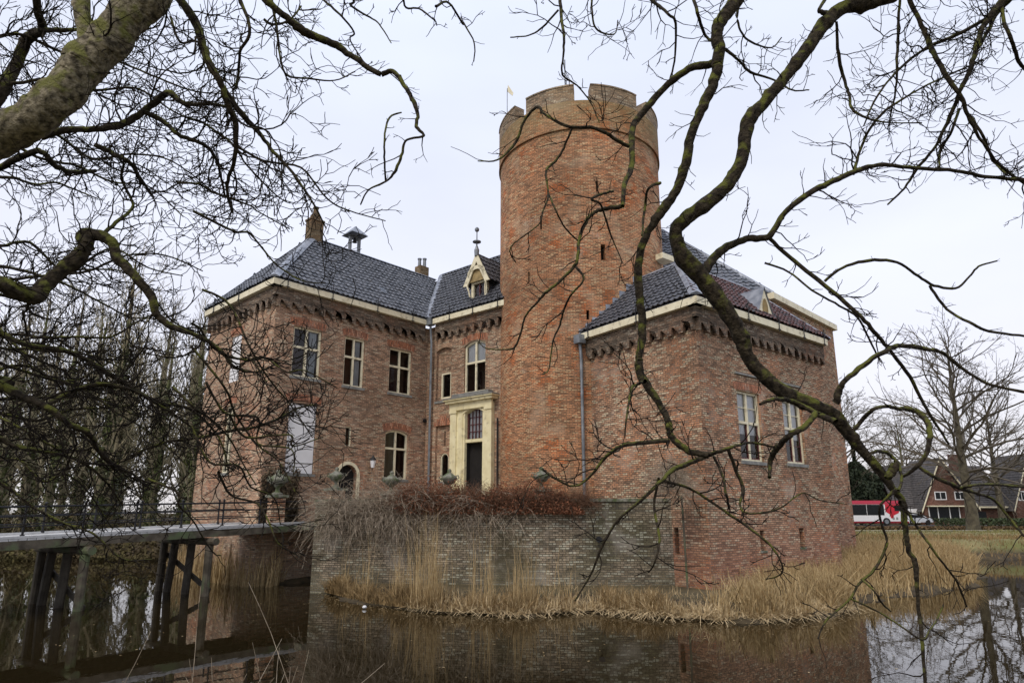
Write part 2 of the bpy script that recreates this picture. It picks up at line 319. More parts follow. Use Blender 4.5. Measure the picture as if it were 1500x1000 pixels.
def glass_mat():
    m = bpy.data.materials.new('window_glass'); m.use_nodes = True; t = m.node_tree; t.nodes.clear(); N = t.nodes.new; K = t.links.new
    o = N('ShaderNodeOutputMaterial'); tr = N('ShaderNodeBsdfTransparent'); tr.inputs[0].default_value = (.9, .92, .92, 1)
    gl = N('ShaderNodeBsdfGlossy'); gl.inputs['Roughness'].default_value = .03; gl.inputs[0].default_value = (.8, .8, .8, 1)
    fr = N('ShaderNodeFresnel'); fr.inputs[0].default_value = 1.5; mx = N('ShaderNodeMixShader')
    K(fr.outputs[0], mx.inputs[0]); K(tr.outputs[0], mx.inputs[1]); K(gl.outputs[0], mx.inputs[2]); K(mx.outputs[0], o.inputs[0]); return m
GLASS = glass_mat()
def ground_mat():
    m = mat('ground_turf', (.16, .135, .055), .95, col2=(.30, .25, .12), scale=.35, bump=.6, bscale=9, moss=(.12, .125, .035), mscale=.15, mlo=.47, mhi=.62)
    t = m.node_tree; N = t.nodes.new; K = t.links.new; b = t.nodes['Principled BSDF']; old = b.inputs['Base Color'].links[0].from_socket
    g = N('ShaderNodeNewGeometry'); s_ = N('ShaderNodeSeparateXYZ'); K(g.outputs['Position'], s_.inputs[0])
    n = N('ShaderNodeTexNoise'); n.inputs['Scale'].default_value = 3; n.inputs['Detail'].default_value = 6; K(g.outputs['Position'], n.inputs['Vector'])
    r = N('ShaderNodeValToRGB'); r.color_ramp.elements[0].position = .35; r.color_ramp.elements[1].position = .7; r.color_ramp.elements[0].color = (.03, .022, .012, 1); r.color_ramp.elements[1].color = (.095, .07, .035, 1); K(n.outputs['Fac'], r.inputs[0])
    def mrg(sock, lo, hi):
        q = N('ShaderNodeMapRange'); K(sock, q.inputs[0]); q.inputs[1].default_value = lo; q.inputs[2].default_value = hi; q.inputs[3].default_value = 1; q.inputs[4].default_value = 0; return q.outputs[0]
    a = mrg(s_.outputs['Z'], .30, .62); c = mrg(s_.outputs['X'], -14, -8); mxx = N('ShaderNodeMath'); mxx.operation = 'MAXIMUM'; K(a, mxx.inputs[0]); K(c, mxx.inputs[1])
    x = N('ShaderNodeMix'); x.data_type = 'RGBA'; K(mxx.outputs[0], x.inputs[0]); K(old, x.inputs[6]); K(r.outputs[0], x.inputs[7]); K(x.outputs[2], b.inputs['Base Color']); return m
GROUND = ground_mat()
MUD = mat('bank_mud', (.05, .04, .022), .9, col2=(.11, .09, .05), scale=4, bump=.5)
ASPH = mat('asphalt', (.05, .05, .052), .9, scale=2)
def water_mat():
    m = bpy.data.materials.new('moat_water'); m.use_nodes = True; t = m.node_tree; b = t.nodes['Principled BSDF']; N = t.nodes.new; K = t.links.new
    b.inputs['Base Color'].default_value = (.017, .012, .005, 1); b.inputs['Roughness'].default_value = .015; b.inputs['IOR'].default_value = 1.42
    g = N('ShaderNodeNewGeometry'); mp = N('ShaderNodeMapping'); mp.inputs['Scale'].default_value = (1, .5, 1); K(g.outputs['Position'], mp.inputs[0])
    n = N('ShaderNodeTexNoise'); n.inputs['Scale'].default_value = 2.6; n.inputs['Detail'].default_value = 3; K(mp.outputs[0], n.inputs['Vector'])
    bu = N('ShaderNodeBump'); bu.inputs['Strength'].default_value = .035; bu.inputs['Distance'].default_value = .04; K(n.outputs['Fac'], bu.inputs['Height']); K(bu.outputs[0], b.inputs['Normal'])
    return m
WATER = water_mat()

# ================================================================ layout (measured)
LC = np.array((-9.41, 23.89)); LR = np.array((-4.07, 29.68)); LL = np.array((-14.2, 28.28)); RcR = np.array((-.51, 26.72))
RL = np.array((2.62, 24.08)); RC = np.array((5.9, 19.49)); RR = np.array((12.87, 25.0))
ZL, ZR = 11.7, 9.4
TC = np.array((3.16, 27.7)); TR = 3.70
INS = .32      # wall behind gutter line

# ================================================================ ground, water
def inpoly(X, Y, P):
    P = np.asarray(P); r = np.zeros(X.shape, bool); j = len(P) - 1
    for i in range(len(P)):
        xi, yi = P[i]; xj, yj = P[j]
        c = ((yi > Y) != (yj > Y)) & (X < (xj - xi) * (Y - yi) / (yj - yi + 1e-12) + xi); r ^= c; j = i
    return r
def dpoly(X, Y, P):
    P = np.asarray(P, float); D = np.full(X.shape, 1e9)
    for i in range(len(P)):
        a = P[i]; b = P[(i + 1) % len(P)]; ab = b - a
        t = np.clip(((X - a[0]) * ab[0] + (Y - a[1]) * ab[1]) / (ab @ ab), 0, 1)
        D = np.minimum(D, np.hypot(X - a[0] - t * ab[0], Y - a[1] - t * ab[1]))
    return D
shore = [PZ(*q, 0)[:2] for q in ((470, 868), (540, 886), (640, 898), (760, 903), (880, 896), (960, 905), (1060, 912), (1180, 908), (1250, 893))]
isl_r = [PZ(*q, 0)[:2] for q in ((1300, 878), (1380, 866), (1428, 858), (1434, 838))]
OUTER = [(-70, 5.2), (-20, 5.2), (-6, 4.9), (0, 4.7), (8, 4.4), (20, 4.6), (90, 6), (95, 38), (40, 38), (26, 37.5), (23.5, 35.5)] + [tuple(x) for x in isl_r[::-1]] + [(14.2, 24.2)] \
    + [tuple(x) for x in shore[::-1]] + [(-6.65, 22.5), (-6.1, 26.9), (-8.9, 24.75), (-13.8, 28.6), (-15.5, 37), (-30, 37.5), (-80, 38)]
gx = np.unique(np.concatenate([np.arange(-36, 44, .4), np.geomspace(44, 1600, 26), -np.geomspace(36, 1600, 26)]))
gy = np.unique(np.concatenate([np.arange(-6, 44, .4), np.geomspace(44, 1800, 30), [-80, -20, -10]]))
X, Y = np.meshgrid(gx, gy); jx, jy = .22 * np.sin(Y * 2.9 + X * 1.3) + .12 * np.sin(X * 5.3), .18 * np.sin(X * 2.3 + 1) + .1 * np.sin(X * 6.1 + Y); ins = inpoly(X + jx, Y + jy, OUTER); D = dpoly(X + jx, Y + jy, OUTER)
und = .12 * np.sin(X * .31 + 1) * np.cos(Y * .27) + .05 * np.sin(X * 1.7) * np.sin(Y * 1.3)
Hh = np.where(Y > 40, 1.0, np.where(X > 13.5, .95, .9))
isl = (X > -8) & (X < 14.5) & (Y > 15) & (Y < 40)
Z = np.where(ins, -np.clip(D * .6, .02, 1.2), np.minimum(Hh, .03 + D * np.where(isl & (X < 13.6), .25, .45)) + und * np.clip(D / 3, 0, 1))
Z = np.where(~ins & isl & (X < 13), np.minimum(Z, .35), Z)
Z = np.where(~ins & (X > 12.8) & (X < 24) & (Y < 38), np.minimum(Z, .35 + .1 * und), Z)
Z = np.where(~ins & (Y > 52), .95 + .2 * und, Z)
V = np.stack([X, Y, Z], -1).reshape(-1, 3); ny, nx = X.shape
idx = np.arange(ny * nx).reshape(ny, nx); F = np.stack([idx[:-1, :-1], idx[:-1, 1:], idx[1:, 1:], idx[1:, :-1]], -1).reshape(-1, 4)
g = raw_mesh('ground', V, F, GROUND, smooth=True); tag(g, kind='structure')
def ground_z(x, y):
    i = np.clip(np.searchsorted(gx, x) - 1, 0, nx - 2); j = np.clip(np.searchsorted(gy, y) - 1, 0, ny - 2)
    return Z[j, i]
mb = MB(); mb.poly([(-90, 3.2, 0), (97, 3.2, 0), (97, 40, 0), (-90, 40, 0)]); o = mb.build('water', WATER); tag(o, kind='structure')
mb = MB(); mb.poly([(-200, 80, 1.03), (300, 80, 1.03), (300, 87, 1.03), (-200, 87, 1.03)]); o = mb.build('road', ASPH); tag(o, kind='structure')
mb = MB(); mb.poly([(14, 58.5, 1.035), (300, 60.5, 1.035), (300, 62, 1.035), (14, 60, 1.035)]); o = mb.build('path', mat('gravel_path', (.40, .36, .28), .95)); tag(o, kind='structure')

# ================================================================ wall + window builders
class Face:
    def __init__(s, A, B, cyl=None):
        s.A = np.asarray(A, float); s.B = np.asarray(B, float); s.L = np.linalg.norm(s.B - s.A); s.d = (s.B - s.A) / s.L
        s.n = np.array((s.d[1], -s.d[0])); s.cyl = None
    def p(s, u, z, off=0.):
        q = s.A + s.d * u + s.n * off; return np.array((q[0], q[1], z))
    def hit(s, px, py):
        r = ray(px, py); A = np.array([[s.d[0], -r[0]], [s.d[1], -r[1]]]); a, t = np.linalg.solve(A, -s.A); return a, EYE + r[2] * t
class CylFace:
    def __init__(s, c, r):
        s.c = c; s.r = r; f = nrm((-c[0], -c[1])); s.f = f; s.rt = np.array((-f[1], f[0]))
        if s.rt[0] < 0: s.rt = -s.rt
    def p(s, u, z, off=0.):
        t = u / s.r; q = s.c + (s.rt * math.sin(t) + s.f * math.cos(t)) * (s.r + off); return np.array((q[0], q[1], z))
    def hit(s, px, py):
        best = None
        r = ray(px, py); dd = r[:2]; a = dd @ dd; b = -2 * dd @ s.c; c_ = s.c @ s.c - s.r ** 2; disc = max(b * b - 4 * a * c_, 0); t = (-b - math.sqrt(disc)) / (2 * a)
        q = dd * t - s.c; return s.r * math.atan2(q @ s.rt, q @ s.f), EYE + r[2] * t
def wall_mesh(face, u0, u1, z0, z1, holes, depth=.3, ubreaks=(), mbk=None):
    mb = mbk or MB(); us = sorted(set([u0, u1] + [h[0] for h in holes] + [h[1] for h in holes] + [u for u in ubreaks if u0 < u < u1]))
    zs = sorted(set([z0, z1] + [h[2] for h in holes] + [h[3] for h in holes]))
    for a, b in zip(us, us[1:]):
        for c_, d_ in zip(zs, zs[1:]):
            mu, mz = (a + b) / 2, (c_ + d_) / 2
            if any(h[0] < mu < h[1] and h[2] < mz < h[3] for h in holes): continue
            mb.poly([face.p(a, c_), face.p(b, c_), face.p(b, d_), face.p(a, d_)], [(a, c_), (b, c_), (b, d_), (a, d_)])
    for h in holes:
        dp = h[4] if len(h) > 4 else depth
        a, b, c_, d_ = h[:4]
        for (p, q) in (((a, c_), (b, c_)), ((b, c_), (b, d_)), ((b, d_), (a, d_)), ((a, d_), (a, c_))):
            L = abs(p[0] - q[0]) + abs(p[1] - q[1])
            if p[1] != q[1]: uvs = [(0, p[1]), (0, q[1]), (dp, q[1]), (dp, p[1])]
            else: uvs = [(p[0], 0), (q[0], 0), (q[0], dp), (p[0], dp)]
            mb.poly([face.p(*p), face.p(*q), face.p(q[0], q[1], -dp), face.p(p[0], p[1], -dp)][::-1], uvs[::-1])
    return mb
def rect_hit(face, pts):
    H_ = [face.hit(*p) for p in pts]; u = [h[0] for h in H_]; z = [h[1] for h in H_]
    # pts: TL, TR, BL, BR
    return ((u[0] + u[2]) / 2, (u[1] + u[3]) / 2, (z[2] + z[3]) / 2, (z[0] + z[1]) / 2)
def fbox(mb, face, u0, u1, z0, z1, o0, o1):
    """box in wall coordinates between offsets o0<o1"""
    P = lambda u, z, o: face.p(u, z, o)
    q = [P(u0, z0, o1), P(u1, z0, o1), P(u1, z1, o1), P(u0, z1, o1)]; k = [P(u0, z0, o0), P(u1, z0, o0), P(u1, z1, o0), P(u0, z1, o0)]
    W, Hz = u1 - u0, z1 - z0
    mb.poly(q, [(u0, z0), (u1, z0), (u1, z1), (u0, z1)]); mb.poly(k[::-1], [(u1, z1), (u0, z1), (u0, z0), (u1, z0)][::-1])
    mb.poly([k[0], k[1], q[1], q[0]], [(u0, 0), (u1, 0), (u1, o1 - o0), (u0, o1 - o0)]); mb.poly([q[3], q[2], k[2], k[3]], [(u0, 0), (u1, 0), (u1, o1 - o0), (u0, o1 - o0)])
    mb.poly([k[0], q[0], q[3], k[3]], [(0, z0), (o1 - o0, z0), (o1 - o0, z1), (0, z1)]); mb.poly([q[1], k[1], k[2], q[2]], [(0, z0), (o1 - o0, z0), (o1 - o0, z1), (0, z1)])
def arc_pts(u0, u1, zs, rise, n=10):
    w2 = (u1 - u0) / 2; 
    if rise >= w2 * .98: return [(u0 + w2 - w2 * math.cos(math.pi * i / n), zs + rise * math.sin(math.pi * i / n)) for i in range(n + 1)]
    rad = (w2 * w2 + rise * rise) / (2 * rise); a = math.asin(w2 / rad)
    return [(u0 + w2 + rad * math.sin(-a + 2 * a * i / n), zs + rise - rad + rad * math.cos(-a + 2 * a * i / n)) for i in range(n + 1)]
def spandrel(face, u0, u1, zs, zt, o0, o1, mb):
    """fills a square-headed hole down to an arc (zs spring, zt crown)"""
    A = arc_pts(u0, u1, zs, zt - zs - .004)
    for (a, b) in zip(A, A[1:]):
        mb.poly([face.p(a[0], a[1], o1), face.p(b[0], b[1], o1), face.p(b[0], zt, o1), face.p(a[0], zt, o1)], [a, b, (b[0], zt), (a[0], zt)])
        mb.poly([face.p(a[0], a[1], o0), face.p(b[0], b[1], o0), face.p(b[0], b[1], o1), face.p(a[0], a[1], o1)], [(a[0], 0), (b[0], 0), (b[0], o1 - o0), (a[0], o1 - o0)])
def window(par, face, rc, cols=2, split=.60, arch=0, bars=0, curtain=None, depth=.16, fw=.075, label=None, sill=True, fmat=None, barmat=None, grid=None, head=True):
    u0, u1, z0, z1 = rc; fm = fmat or CREAM; o1 = -depth + .07; o0 = -depth - .03
    mb = MB(); fbox(mb, face, u0, u0 + fw, z0, z1, o0, o1); fbox(mb, face, u1 - fw, u1, z0, z1, o0, o1)
    fbox(mb, face, u0 + fw, u1 - fw, z0, z0 + fw, o0, o1)
    if arch:
        A = arc_pts(u0 + fw, u1 - fw, z1 - arch - fw, arch - .004); B = [(p[0], z1) for p in A]
        for (a, b) in zip(A, A[1:]):
            mb.poly([face.p(a[0], a[1], o1), face.p(b[0], b[1], o1), face.p(b[0], z1, o1), face.p(a[0], z1, o1)]); mb.poly([face.p(a[0], a[1], o0), face.p(b[0], b[1], o0), face.p(b[0], b[1], o1), face.p(a[0], a[1], o1)])
    else: fbox(mb, face, u0 + fw, u1 - fw, z1 - fw, z1, o0, o1)
    wdw = mb.build('window', fm, par)
    if label: wdw['label'] = label
    zt = z0 + (z1 - z0) * split; um = (u0 + u1) / 2
    if grid:
        nc, nr = grid
        for i in range(1, nc): m2 = MB(); u = u0 + fw + (u1 - u0 - 2 * fw) * i / nc; fbox(m2, face, u - .014, u + .014, z0 + fw, z1 - fw, o0 + .02, o1 - .03); m2.build('glazing_bar', barmat or fm, wdw)
        for i in range(1, nr): m2 = MB(); z = z0 + fw + (z1 - z0 - 2 * fw) * i / nr; fbox(m2, face, u0 + fw, u1 - fw, z - .014, z + .014, o0 + .024, o1 - .034); m2.build('glazing_bar', barmat or fm, wdw)
        cells = [(u0 + fw, u1 - fw, z0 + fw, z1 - fw)]
    else:
        if cols == 2:
            m2 = MB(); fbox(m2, face, um - .045, um + .045, z0 + fw, z1 - fw, o0 + .01, o1 - .006); m2.build('mullion', barmat or fm, wdw)
        if split: m2 = MB(); fbox(m2, face, u0 + fw, u1 - fw, zt - .045, zt + .045, o0 + .014, o1 - .002); m2.build('transom', barmat or fm, wdw)
        ub = [(u0 + fw, um - .045), (um + .045, u1 - fw)] if cols == 2 else [(u0 + fw, u1 - fw)]
        zb = [(z0 + fw, zt - .045), (zt + .045, z1 - fw)] if split else [(z0 + fw, z1 - fw)]
        cells = [(a, b, c_, d_) for a, b in ub for c_, d_ in zb]
        if bars:
            for a, b, c_, d_ in cells:
                m2 = MB(); fbox(m2, face, a, b, (c_ + d_) / 2 - .013, (c_ + d_) / 2 + .013, o0 + .03, o1 - .04); m2.build('glazing_bar', MULL if c_ < zt else fm, wdw)
                if c_ < zt:
                    m2 = MB(); fbox(m2, face, a, a + .035, c_, d_, o0 + .03, o1 - .035); fbox(m2, face, b - .035, b, c_, d_, o0 + .03, o1 - .035); fbox(m2, face, a, b, c_, c_ + .05, o0 + .03, o1 - .033); m2.build('sash', MULL, wdw)
    for a, b, c_, d_ in cells:
        m2 = MB(); oo = o0 + .035; m2.poly([face.p(a, c_, oo), face.p(b, c_, oo), face.p(b, d_, oo), face.p(a, d_, oo)]); m2.build('pane', GLASS, wdw)
    # interior
    m2 = MB(); a, b, c_, d_ = u0 - .0, u1 + .0, z0, z1; O0, O1 = o0 - .9, o0 - .002
    m2.poly([face.p(a, c_, O0), face.p(b, c_, O0), face.p(b, d_, O0), face.p(a, d_, O0)])
    for p, q in (((a, c_), (b, c_)), ((b, c_), (b, d_)), ((b, d_), (a, d_)), ((a, d_), (a, c_))): m2.poly([face.p(*p, O1), face.p(*q, O1), face.p(*q, O0), face.p(*p, O0)])
    m2.build('room_interior', ROOM, wdw)
    def curt(a, b, c_, d_, m, off=-.035):
        m3 = MB(); n = max(4, int((b - a) / .045)); xs = np.linspace(a, b, n + 1)
        for i in range(n):
            oa, ob = (off + .018 * (i % 2), off + .018 * ((i + 1) % 2)); m3.poly([face.p(xs[i], c_, o0 + oa), face.p(xs[i + 1], c_, o0 + ob), face.p(xs[i + 1], d_, o0 + ob), face.p(xs[i], d_, o0 + oa)])
        m3.build('curtain', m, wdw)
    if curtain == 'sides': curt(u1 - fw - .32 * (u1 - u0) * .9, u1 - fw - .06, z0 + fw, z1 - fw, CURT); curt(u0 + fw, u0 + fw + .06, z0 + fw, z1 - fw, CURT)
    if curtain == 'top': curt(u0 + fw, u1 - fw, zt - .0, z1 - fw, CURTW)
    if curtain == 'topmore': curt(u0 + fw, u1 - fw, zt - .38, z1 - fw, CURTW)  # white cloth also stands in for sky reflected in the upper panes
    if sill: m2 = MB(); fbox(m2, face, u0 - .06, u1 + .06, z0 - .11, z0, -depth, .05); m2.build('sill', SILL, wdw)
    return wdw
def lintel(par, face, rc, rise, h=.30, mat_=None):
    """soldier arch above an opening, 8 mm proud"""
    u0, u1, z0, z1 = rc; n = max(6, int((u1 - u0 + .2) / .11)); A = arc_pts(u0 - .12, u1 + .12, z1 + .02, max(rise, .03), n)
    mb = MB(); cx = (u0 + u1) / 2
    for (a, b) in zip(A, A[1:]):
        k = .10; a2 = (a[0] + (a[0] - cx) * k, a[1] + h); b2 = (b[0] + (b[0] - cx) * k, b[1] + h)
        mb.poly([face.p(a[0], a[1], .008), face.p(b[0], b[1], .008), face.p(b2[0], b2[1], .008), face.p(a2[0], a2[1], .008)], [a, b, b2, a2])
    mb.build('lintel', mat_ or BR_ARCH, par)

# corbel arch unit, built once in local coords (x along wall, y outward, z up)
def corbel_src(width=.5, h=.5, dep=.17):
    w2 = width / 2; a = .155
    pts = [(-w2, h), (-w2, .0), (-a - .02, 0), (-a, .05), (-a, .17)] + [(-a * math.cos(math.pi * i / 8), .17 + a * math.sin(math.pi * i / 8)) for i in range(1, 8)] + [(a, .17), (a, .05), (a + .02, 0), (w2, .0), (w2, h)]
    bm = bmesh.new(); f = [bm.verts.new((x, dep, z)) for x, z in pts]; b = [bm.verts.new((x, 0, z)) for x, z in pts]
    bm.faces.new(f[::-1]); bm.faces.new(b); n = len(pts)
    for i in range(n): j = (i + 1) % n; bm.faces.new((f[i], f[j], b[j], b[i]))
    bmesh.ops.triangulate(bm, faces=bm.faces); bmesh.ops.recalc_face_normals(bm, faces=bm.faces)
    uvl = bm.loops.layers.uv.new('UVMap')
    for fc in bm.faces:
        for l in fc.loops: l[uvl].uv = (l.vert.co.x + l.vert.co.y, l.vert.co.z)
    me = bpy.data.meshes.new('corbel_arch'); bm.to_mesh(me); bm.free(); return me
CORB = corbel_src(h=.42, dep=.15); CORB.materials.append(brick_mat('corbel_brick', (.26, .185, .13), (.15, .11, .08), (.10, .08, .06), (.26, .14, .085), stain=(.06, .05, .035)))
HOOKM = None
def hook_src():
    mb = MB(); mb.tube([(0, 0, -.28), (0, 0, .34)], .018, 5); mb.tube([(-.13, 0, .30), (-.07, 0, .18), (0, 0, .14), (.07, 0, .18), (.13, 0, .30)], .018, 5); mb.tube([(-.09, 0, -.2), (.09, 0, -.2)], .016, 5)
    mb.lathe((0, 0, .34), [(0, 0), (.03, .03), (0, .1)], 6)
    o = mb.build('gutter_hook', IRON); me = o.data; bpy.data.objects.remove(o); return me
HOOK = hook_src()
def frieze(par, face, zg, u0=0., u1=None, hooks=(), corner0=0, corner1=0):
    """corbel table and cream gutter; zg = gutter top"""
    u1 = u1 if u1 is not None else face.L
    n = max(1, round((u1 - u0) / .5)); wd = (u1 - u0) / n; rot = math.atan2(face.d[1], face.d[0])
    for i in range(n):
        o = bpy.data.objects.new('corbel_arch', CORB); o.location = face.p(u0 + wd * (i + .5), zg - 1.02) - parent_loc(par); o.rotation_euler = (0, 0, rot + math.pi); o.scale = (wd / .5, 1, 1)
        # local +y must point outward
        link(o, par)
    mb = MB(); fbox(mb, face, u0 - .17 * corner0, u1 + .17 * corner1, zg - .60, zg - .25, .0, .16); mb.build('cornice_band', MATS['corbel_brick'], par)
    mb = MB(); fbox(mb, face, u0 - .34 * corner0, u1 + .34 * corner1, zg - .245, zg, -.1, .34); mb.build('gutter', CREAM, par)
    mb = MB(); fbox(mb, face, u0 - .30 * corner0, u1 + .30 * corner1, zg + .002, zg + .03, -.1, .30); mb.build('gutter_lining', LEAD, par)
    for u in hooks:
        o = bpy.data.objects.new('gutter_hook', HOOK); o.location = face.p(u, zg - .05, .37) - parent_loc(par); o.rotation_euler = (0, 0, rot); link(o, par)
def tiles(par, P, matl, name='roof_tiles', tw=.235, th=.30, base=True, lift=.05):
    """P: planar polygon, P[0]->P[1] is the eave, left to right seen from outside. Pantiles as real relief, joined."""
    P = [np.asarray(p, float) for p in P]; ex = nrm(P[1] - P[0]); nn = nrm(np.cross(P[1] - P[0], P[-1] - P[0])); ey = np.cross(nn, ex)
    q = np.array([((p - P[0]) @ ex, (p - P[0]) @ ey) for p in P]); lo = q.min(0); hi = q.max(0)
    us = np.arange(lo[0] + tw / 2, hi[0], tw); vs = np.arange(lo[1], hi[1], th)
    prof = np.array([(-.5, .028), (-.36, .045), (-.22, .030), (-.02, .0), (.25, .0), (.5, .026)])
    Vv, Ff = [], []
    UU, VV = np.meshgrid(us, vs); c_ = inpoly(UU, VV + th / 2, q)
    b = 0
    for u, v in zip(UU[c_], VV[c_]):
        j = random.uniform(-.012, .012); k = random.uniform(-.014, .014)
        top = [P[0] + ex * (u + x * tw) + ey * (v + th * 1.12) + nn * (h + lift - .012) for x, h in prof]
        bot = [P[0] + ex * (u + x * tw + k) + ey * (v + j) + nn * (h + lift + .038 + j) for x, h in prof]
        low = [p - nn * .035 for p in bot]
        Vv += top + bot + low; n = len(prof)
        for i in range(n - 1): Ff.append((b + n + i, b + n + i + 1, b + i + 1, b + i)); Ff.append((b + 2 * n + i, b + 2 * n + i + 1, b + n + i + 1, b + n + i))
        b += 3 * n
    if Vv:
        o = raw_mesh(name, np.array(Vv), np.array(Ff), matl, par); o['kind'] = 'stuff'
    mb = MB(); mb.poly(P); mb.poly([p - nn * .12 for p in P][::-1]); mb.build('roof_deck', matl, par)
def lead_strip(par, a, b, wd=.3, name='hip_flashing', r=None, m=None):
    a = np.asarray(a, float); b = np.asarray(b, float); mb = MB()
    d = nrm(b - a); s_ = nrm(np.cross(d, (0, 0, 1))); u = np.cross(s_, d); n = 5
    prof = [(-wd / 2, .02), (-wd / 4, .09), (0, .12), (wd / 4, .09), (wd / 2, .02)]
    for (x0, h0), (x1, h1) in zip(prof, prof[1:]): mb.poly([a + s_ * x0 + u * h0, a + s_ * x1 + u * h1, b + s_ * x1 + u * h1, b + s_ * x0 + u * h0])
    mb.poly([a + s_ * x + u * h for x, h in prof]); mb.poly([b + s_ * x + u * h for x, h in prof][::-1])
    return mb.build(name, m or LEAD, par)
def z3(p, z): return np.array((p[0], p[1], z))
def line_plan(px, py, P, Dv):
    r = ray(px, py); A = np.array([[Dv[0], -r[0]], [Dv[1], -r[1]]]); a, t = np.linalg.solve(A, -np.asarray(P, float)); return a, EYE + r[2] * t
def downpipe(par, pts, r=.055, m=None, name='downpipe'):
    mb = MB(); mb.tube(pts, r, 8); o = mb.build(name, m or ZINC, par); return o
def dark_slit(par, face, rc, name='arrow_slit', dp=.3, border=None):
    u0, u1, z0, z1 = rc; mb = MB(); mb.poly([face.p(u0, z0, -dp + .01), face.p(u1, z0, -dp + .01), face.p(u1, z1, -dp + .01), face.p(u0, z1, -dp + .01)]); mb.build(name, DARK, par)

# ================================================================ left wing
f_ = nrm(LR - LC); l_ = nrm(LL - LC)
nF = np.array((f_[1], -f_[0])); nLf = np.array((-l_[1], l_[0]))
corner = LC - nF * INS - nLf * INS if False else LC + f_ * INS + l_ * INS
FL = Face(corner, LR + l_ * INS); FS = Face(LL + f_ * INS, corner)       # front face, side face
wing = thing('manor_wing', 'two-storey brick wing with blue-grey hipped roof and bell-cote beside the bridge', 'building', (*LC, 0))
hF = {}
hF['w1'] = rect_hit(FL, ((430, 477), (472, 485), (427, 550), (468, 556)))
hF['w2'] = rect_hit(FL, ((507, 493), (536, 498), (501, 563), (531, 569)))
hF['w3'] = rect_hit(FL, ((572, 509), (604, 515), (568, 574), (601, 579)))
hF['g3'] = rect_hit(FL, ((565, 628), (599, 632), (562, 700), (595, 703)))
hF['sh'] = rect_hit(FL, ((425, 586), (465, 596), (416, 690), (459, 697)))
hF['sl'] = rect_hit(FL, ((506, 624), (515, 625), (506, 652), (514, 654)))
dr = rect_hit(FL, ((495, 680), (522, 680), (495, 735), (522, 735))); hF['dr'] = dr
zt = max(hF['w1'][3], hF['w2'][3], hF['w3'][3]); 
holes = [(*h, .25) for h in hF.values()]
mb = wall_mesh(FL, 0, FL.L + .7, -.3, ZL - .3, holes); mb.build('wall', BR_LEFT, wing)['label'] = 'front brick wall facing the courtyard'
for k, cu in (('w1', 'sides'), ('w2', 'sides'), ('w3', None)): window(wing, FL, hF[k], curtain=cu); lintel(wing, FL, hF[k], .06)
mb = MB(); spandrel(FL, hF['g3'][0], hF['g3'][1], hF['g3'][3] - .16, hF['g3'][3], -.25, .002, mb); mb.build('arch_infill', BR_LEFT, wing)
window(wing, FL, (*hF['g3'][:3], hF['g3'][3]), arch=.14, split=.62); lintel(wing, FL, (hF['g3'][0], hF['g3'][1], 0, hF['g3'][3] - .12), .14)
u0, u1, z0, z1 = hF['sh']
mb = MB(); fbox(mb, FL, u0 + .02, u1 - .02, z0 + .02, z1 - .02, -.16, -.08); sh = mb.build('shutter_board', WHITE, wing); sh['label'] = 'large pale boarded-over window panel'
mb = MB(); fbox(mb, FL, u0 + .02, u1 - .02, z0 + .40, z0 + .44, -.08, -.065); mb.build('batten', SILL, sh)
mb = MB(); fbox(mb, FL, u0 - .06, u1 + .06, z0 - .1, z0, -.2, .05); mb.build('sill', SILL, wing); lintel(wing, FL, hF['sh'], .06)
window(wing, FL, hF['sl'], cols=1, split=0, sill=False, fw=.04, depth=.12)
# arched side door with cream surround
mb = MB(); ur = (dr[1] - dr[0]) / 2; spandrel(FL, dr[0], dr[1], dr[3] - ur, dr[3], -.25, .002, mb); mb.build('arch_infill', BR_LEFT, wing)
mb = MB(); A = arc_pts(dr[0], dr[1], dr[3] - ur, ur - .004, 12); Bp = arc_pts(dr[0] - .13, dr[1] + .13, dr[3] - ur, ur + .13, 12)
for i in range(12): mb.prism([FL.p(*A[i], .04), FL.p(*A[i + 1], .04), FL.p(*Bp[i + 1], .04), FL.p(*Bp[i], .04)], FL.p(0, 0, -.1) - FL.p(0, 0, 0))
fbox(mb, FL, dr[1], dr[1] + .13, dr[2], dr[3] - ur, -.06, .04); fbox(mb, FL, dr[0] - .13, dr[0], dr[2], dr[3] - ur, -.06, .04); mb.build('arch_surround', CREAM, wing)
dark_slit(wing, FL, dr, 'arched_doorway', .25)
# side wall
hs = {'up': rect_hit(FS, ((341, 494), (356, 489), (333, 561), (347, 558))), 'lo': rect_hit(FS, ((330, 596), (344, 592), (323, 692), (335, 693)))}
mb = wall_mesh(FS, 0, FS.L, -.3, ZL - .3, [(*h, .25) for h in hs.values()]); mb.build('wall', BR_LEFT, wing)['label'] = 'side brick wall rising from the moat'
u0, u1, z0, z1 = hs['up']; mb = MB(); fbox(mb, FS, u0, u1, z0, z1, -.12, -.04); mb.build('shutter_board', WHITE, wing)['label'] = 'narrow white shutter on the side wall'
window(wing, FS, hs['lo']); lintel(wing, FS, hs['lo'], .08); lintel(wing, FS, hs['up'], .06)
# other walls, unseen sides
bk1 = LL + f_ * 11.5; bk2 = LC + f_ * 11.5
mb = MB()
for A_, B_ in ((bk1, LL + f_ * INS + nLf * 0), (bk2 + l_ * INS, bk1)): mb.poly([z3(A_, -.3), z3(B_, -.3), z3(B_, ZL - .3), z3(A_, ZL - .3)], [(0, 0), (8, 0), (8, 11), (0, 11)])
mb.build('wall', BR_LEFT, wing)
frieze(wing, FL, ZL, hooks=(.25, 2.3, 4.6, 6.6), corner0=1); frieze(wing, FS, ZL, hooks=(1.0, 3.5), corner1=1)
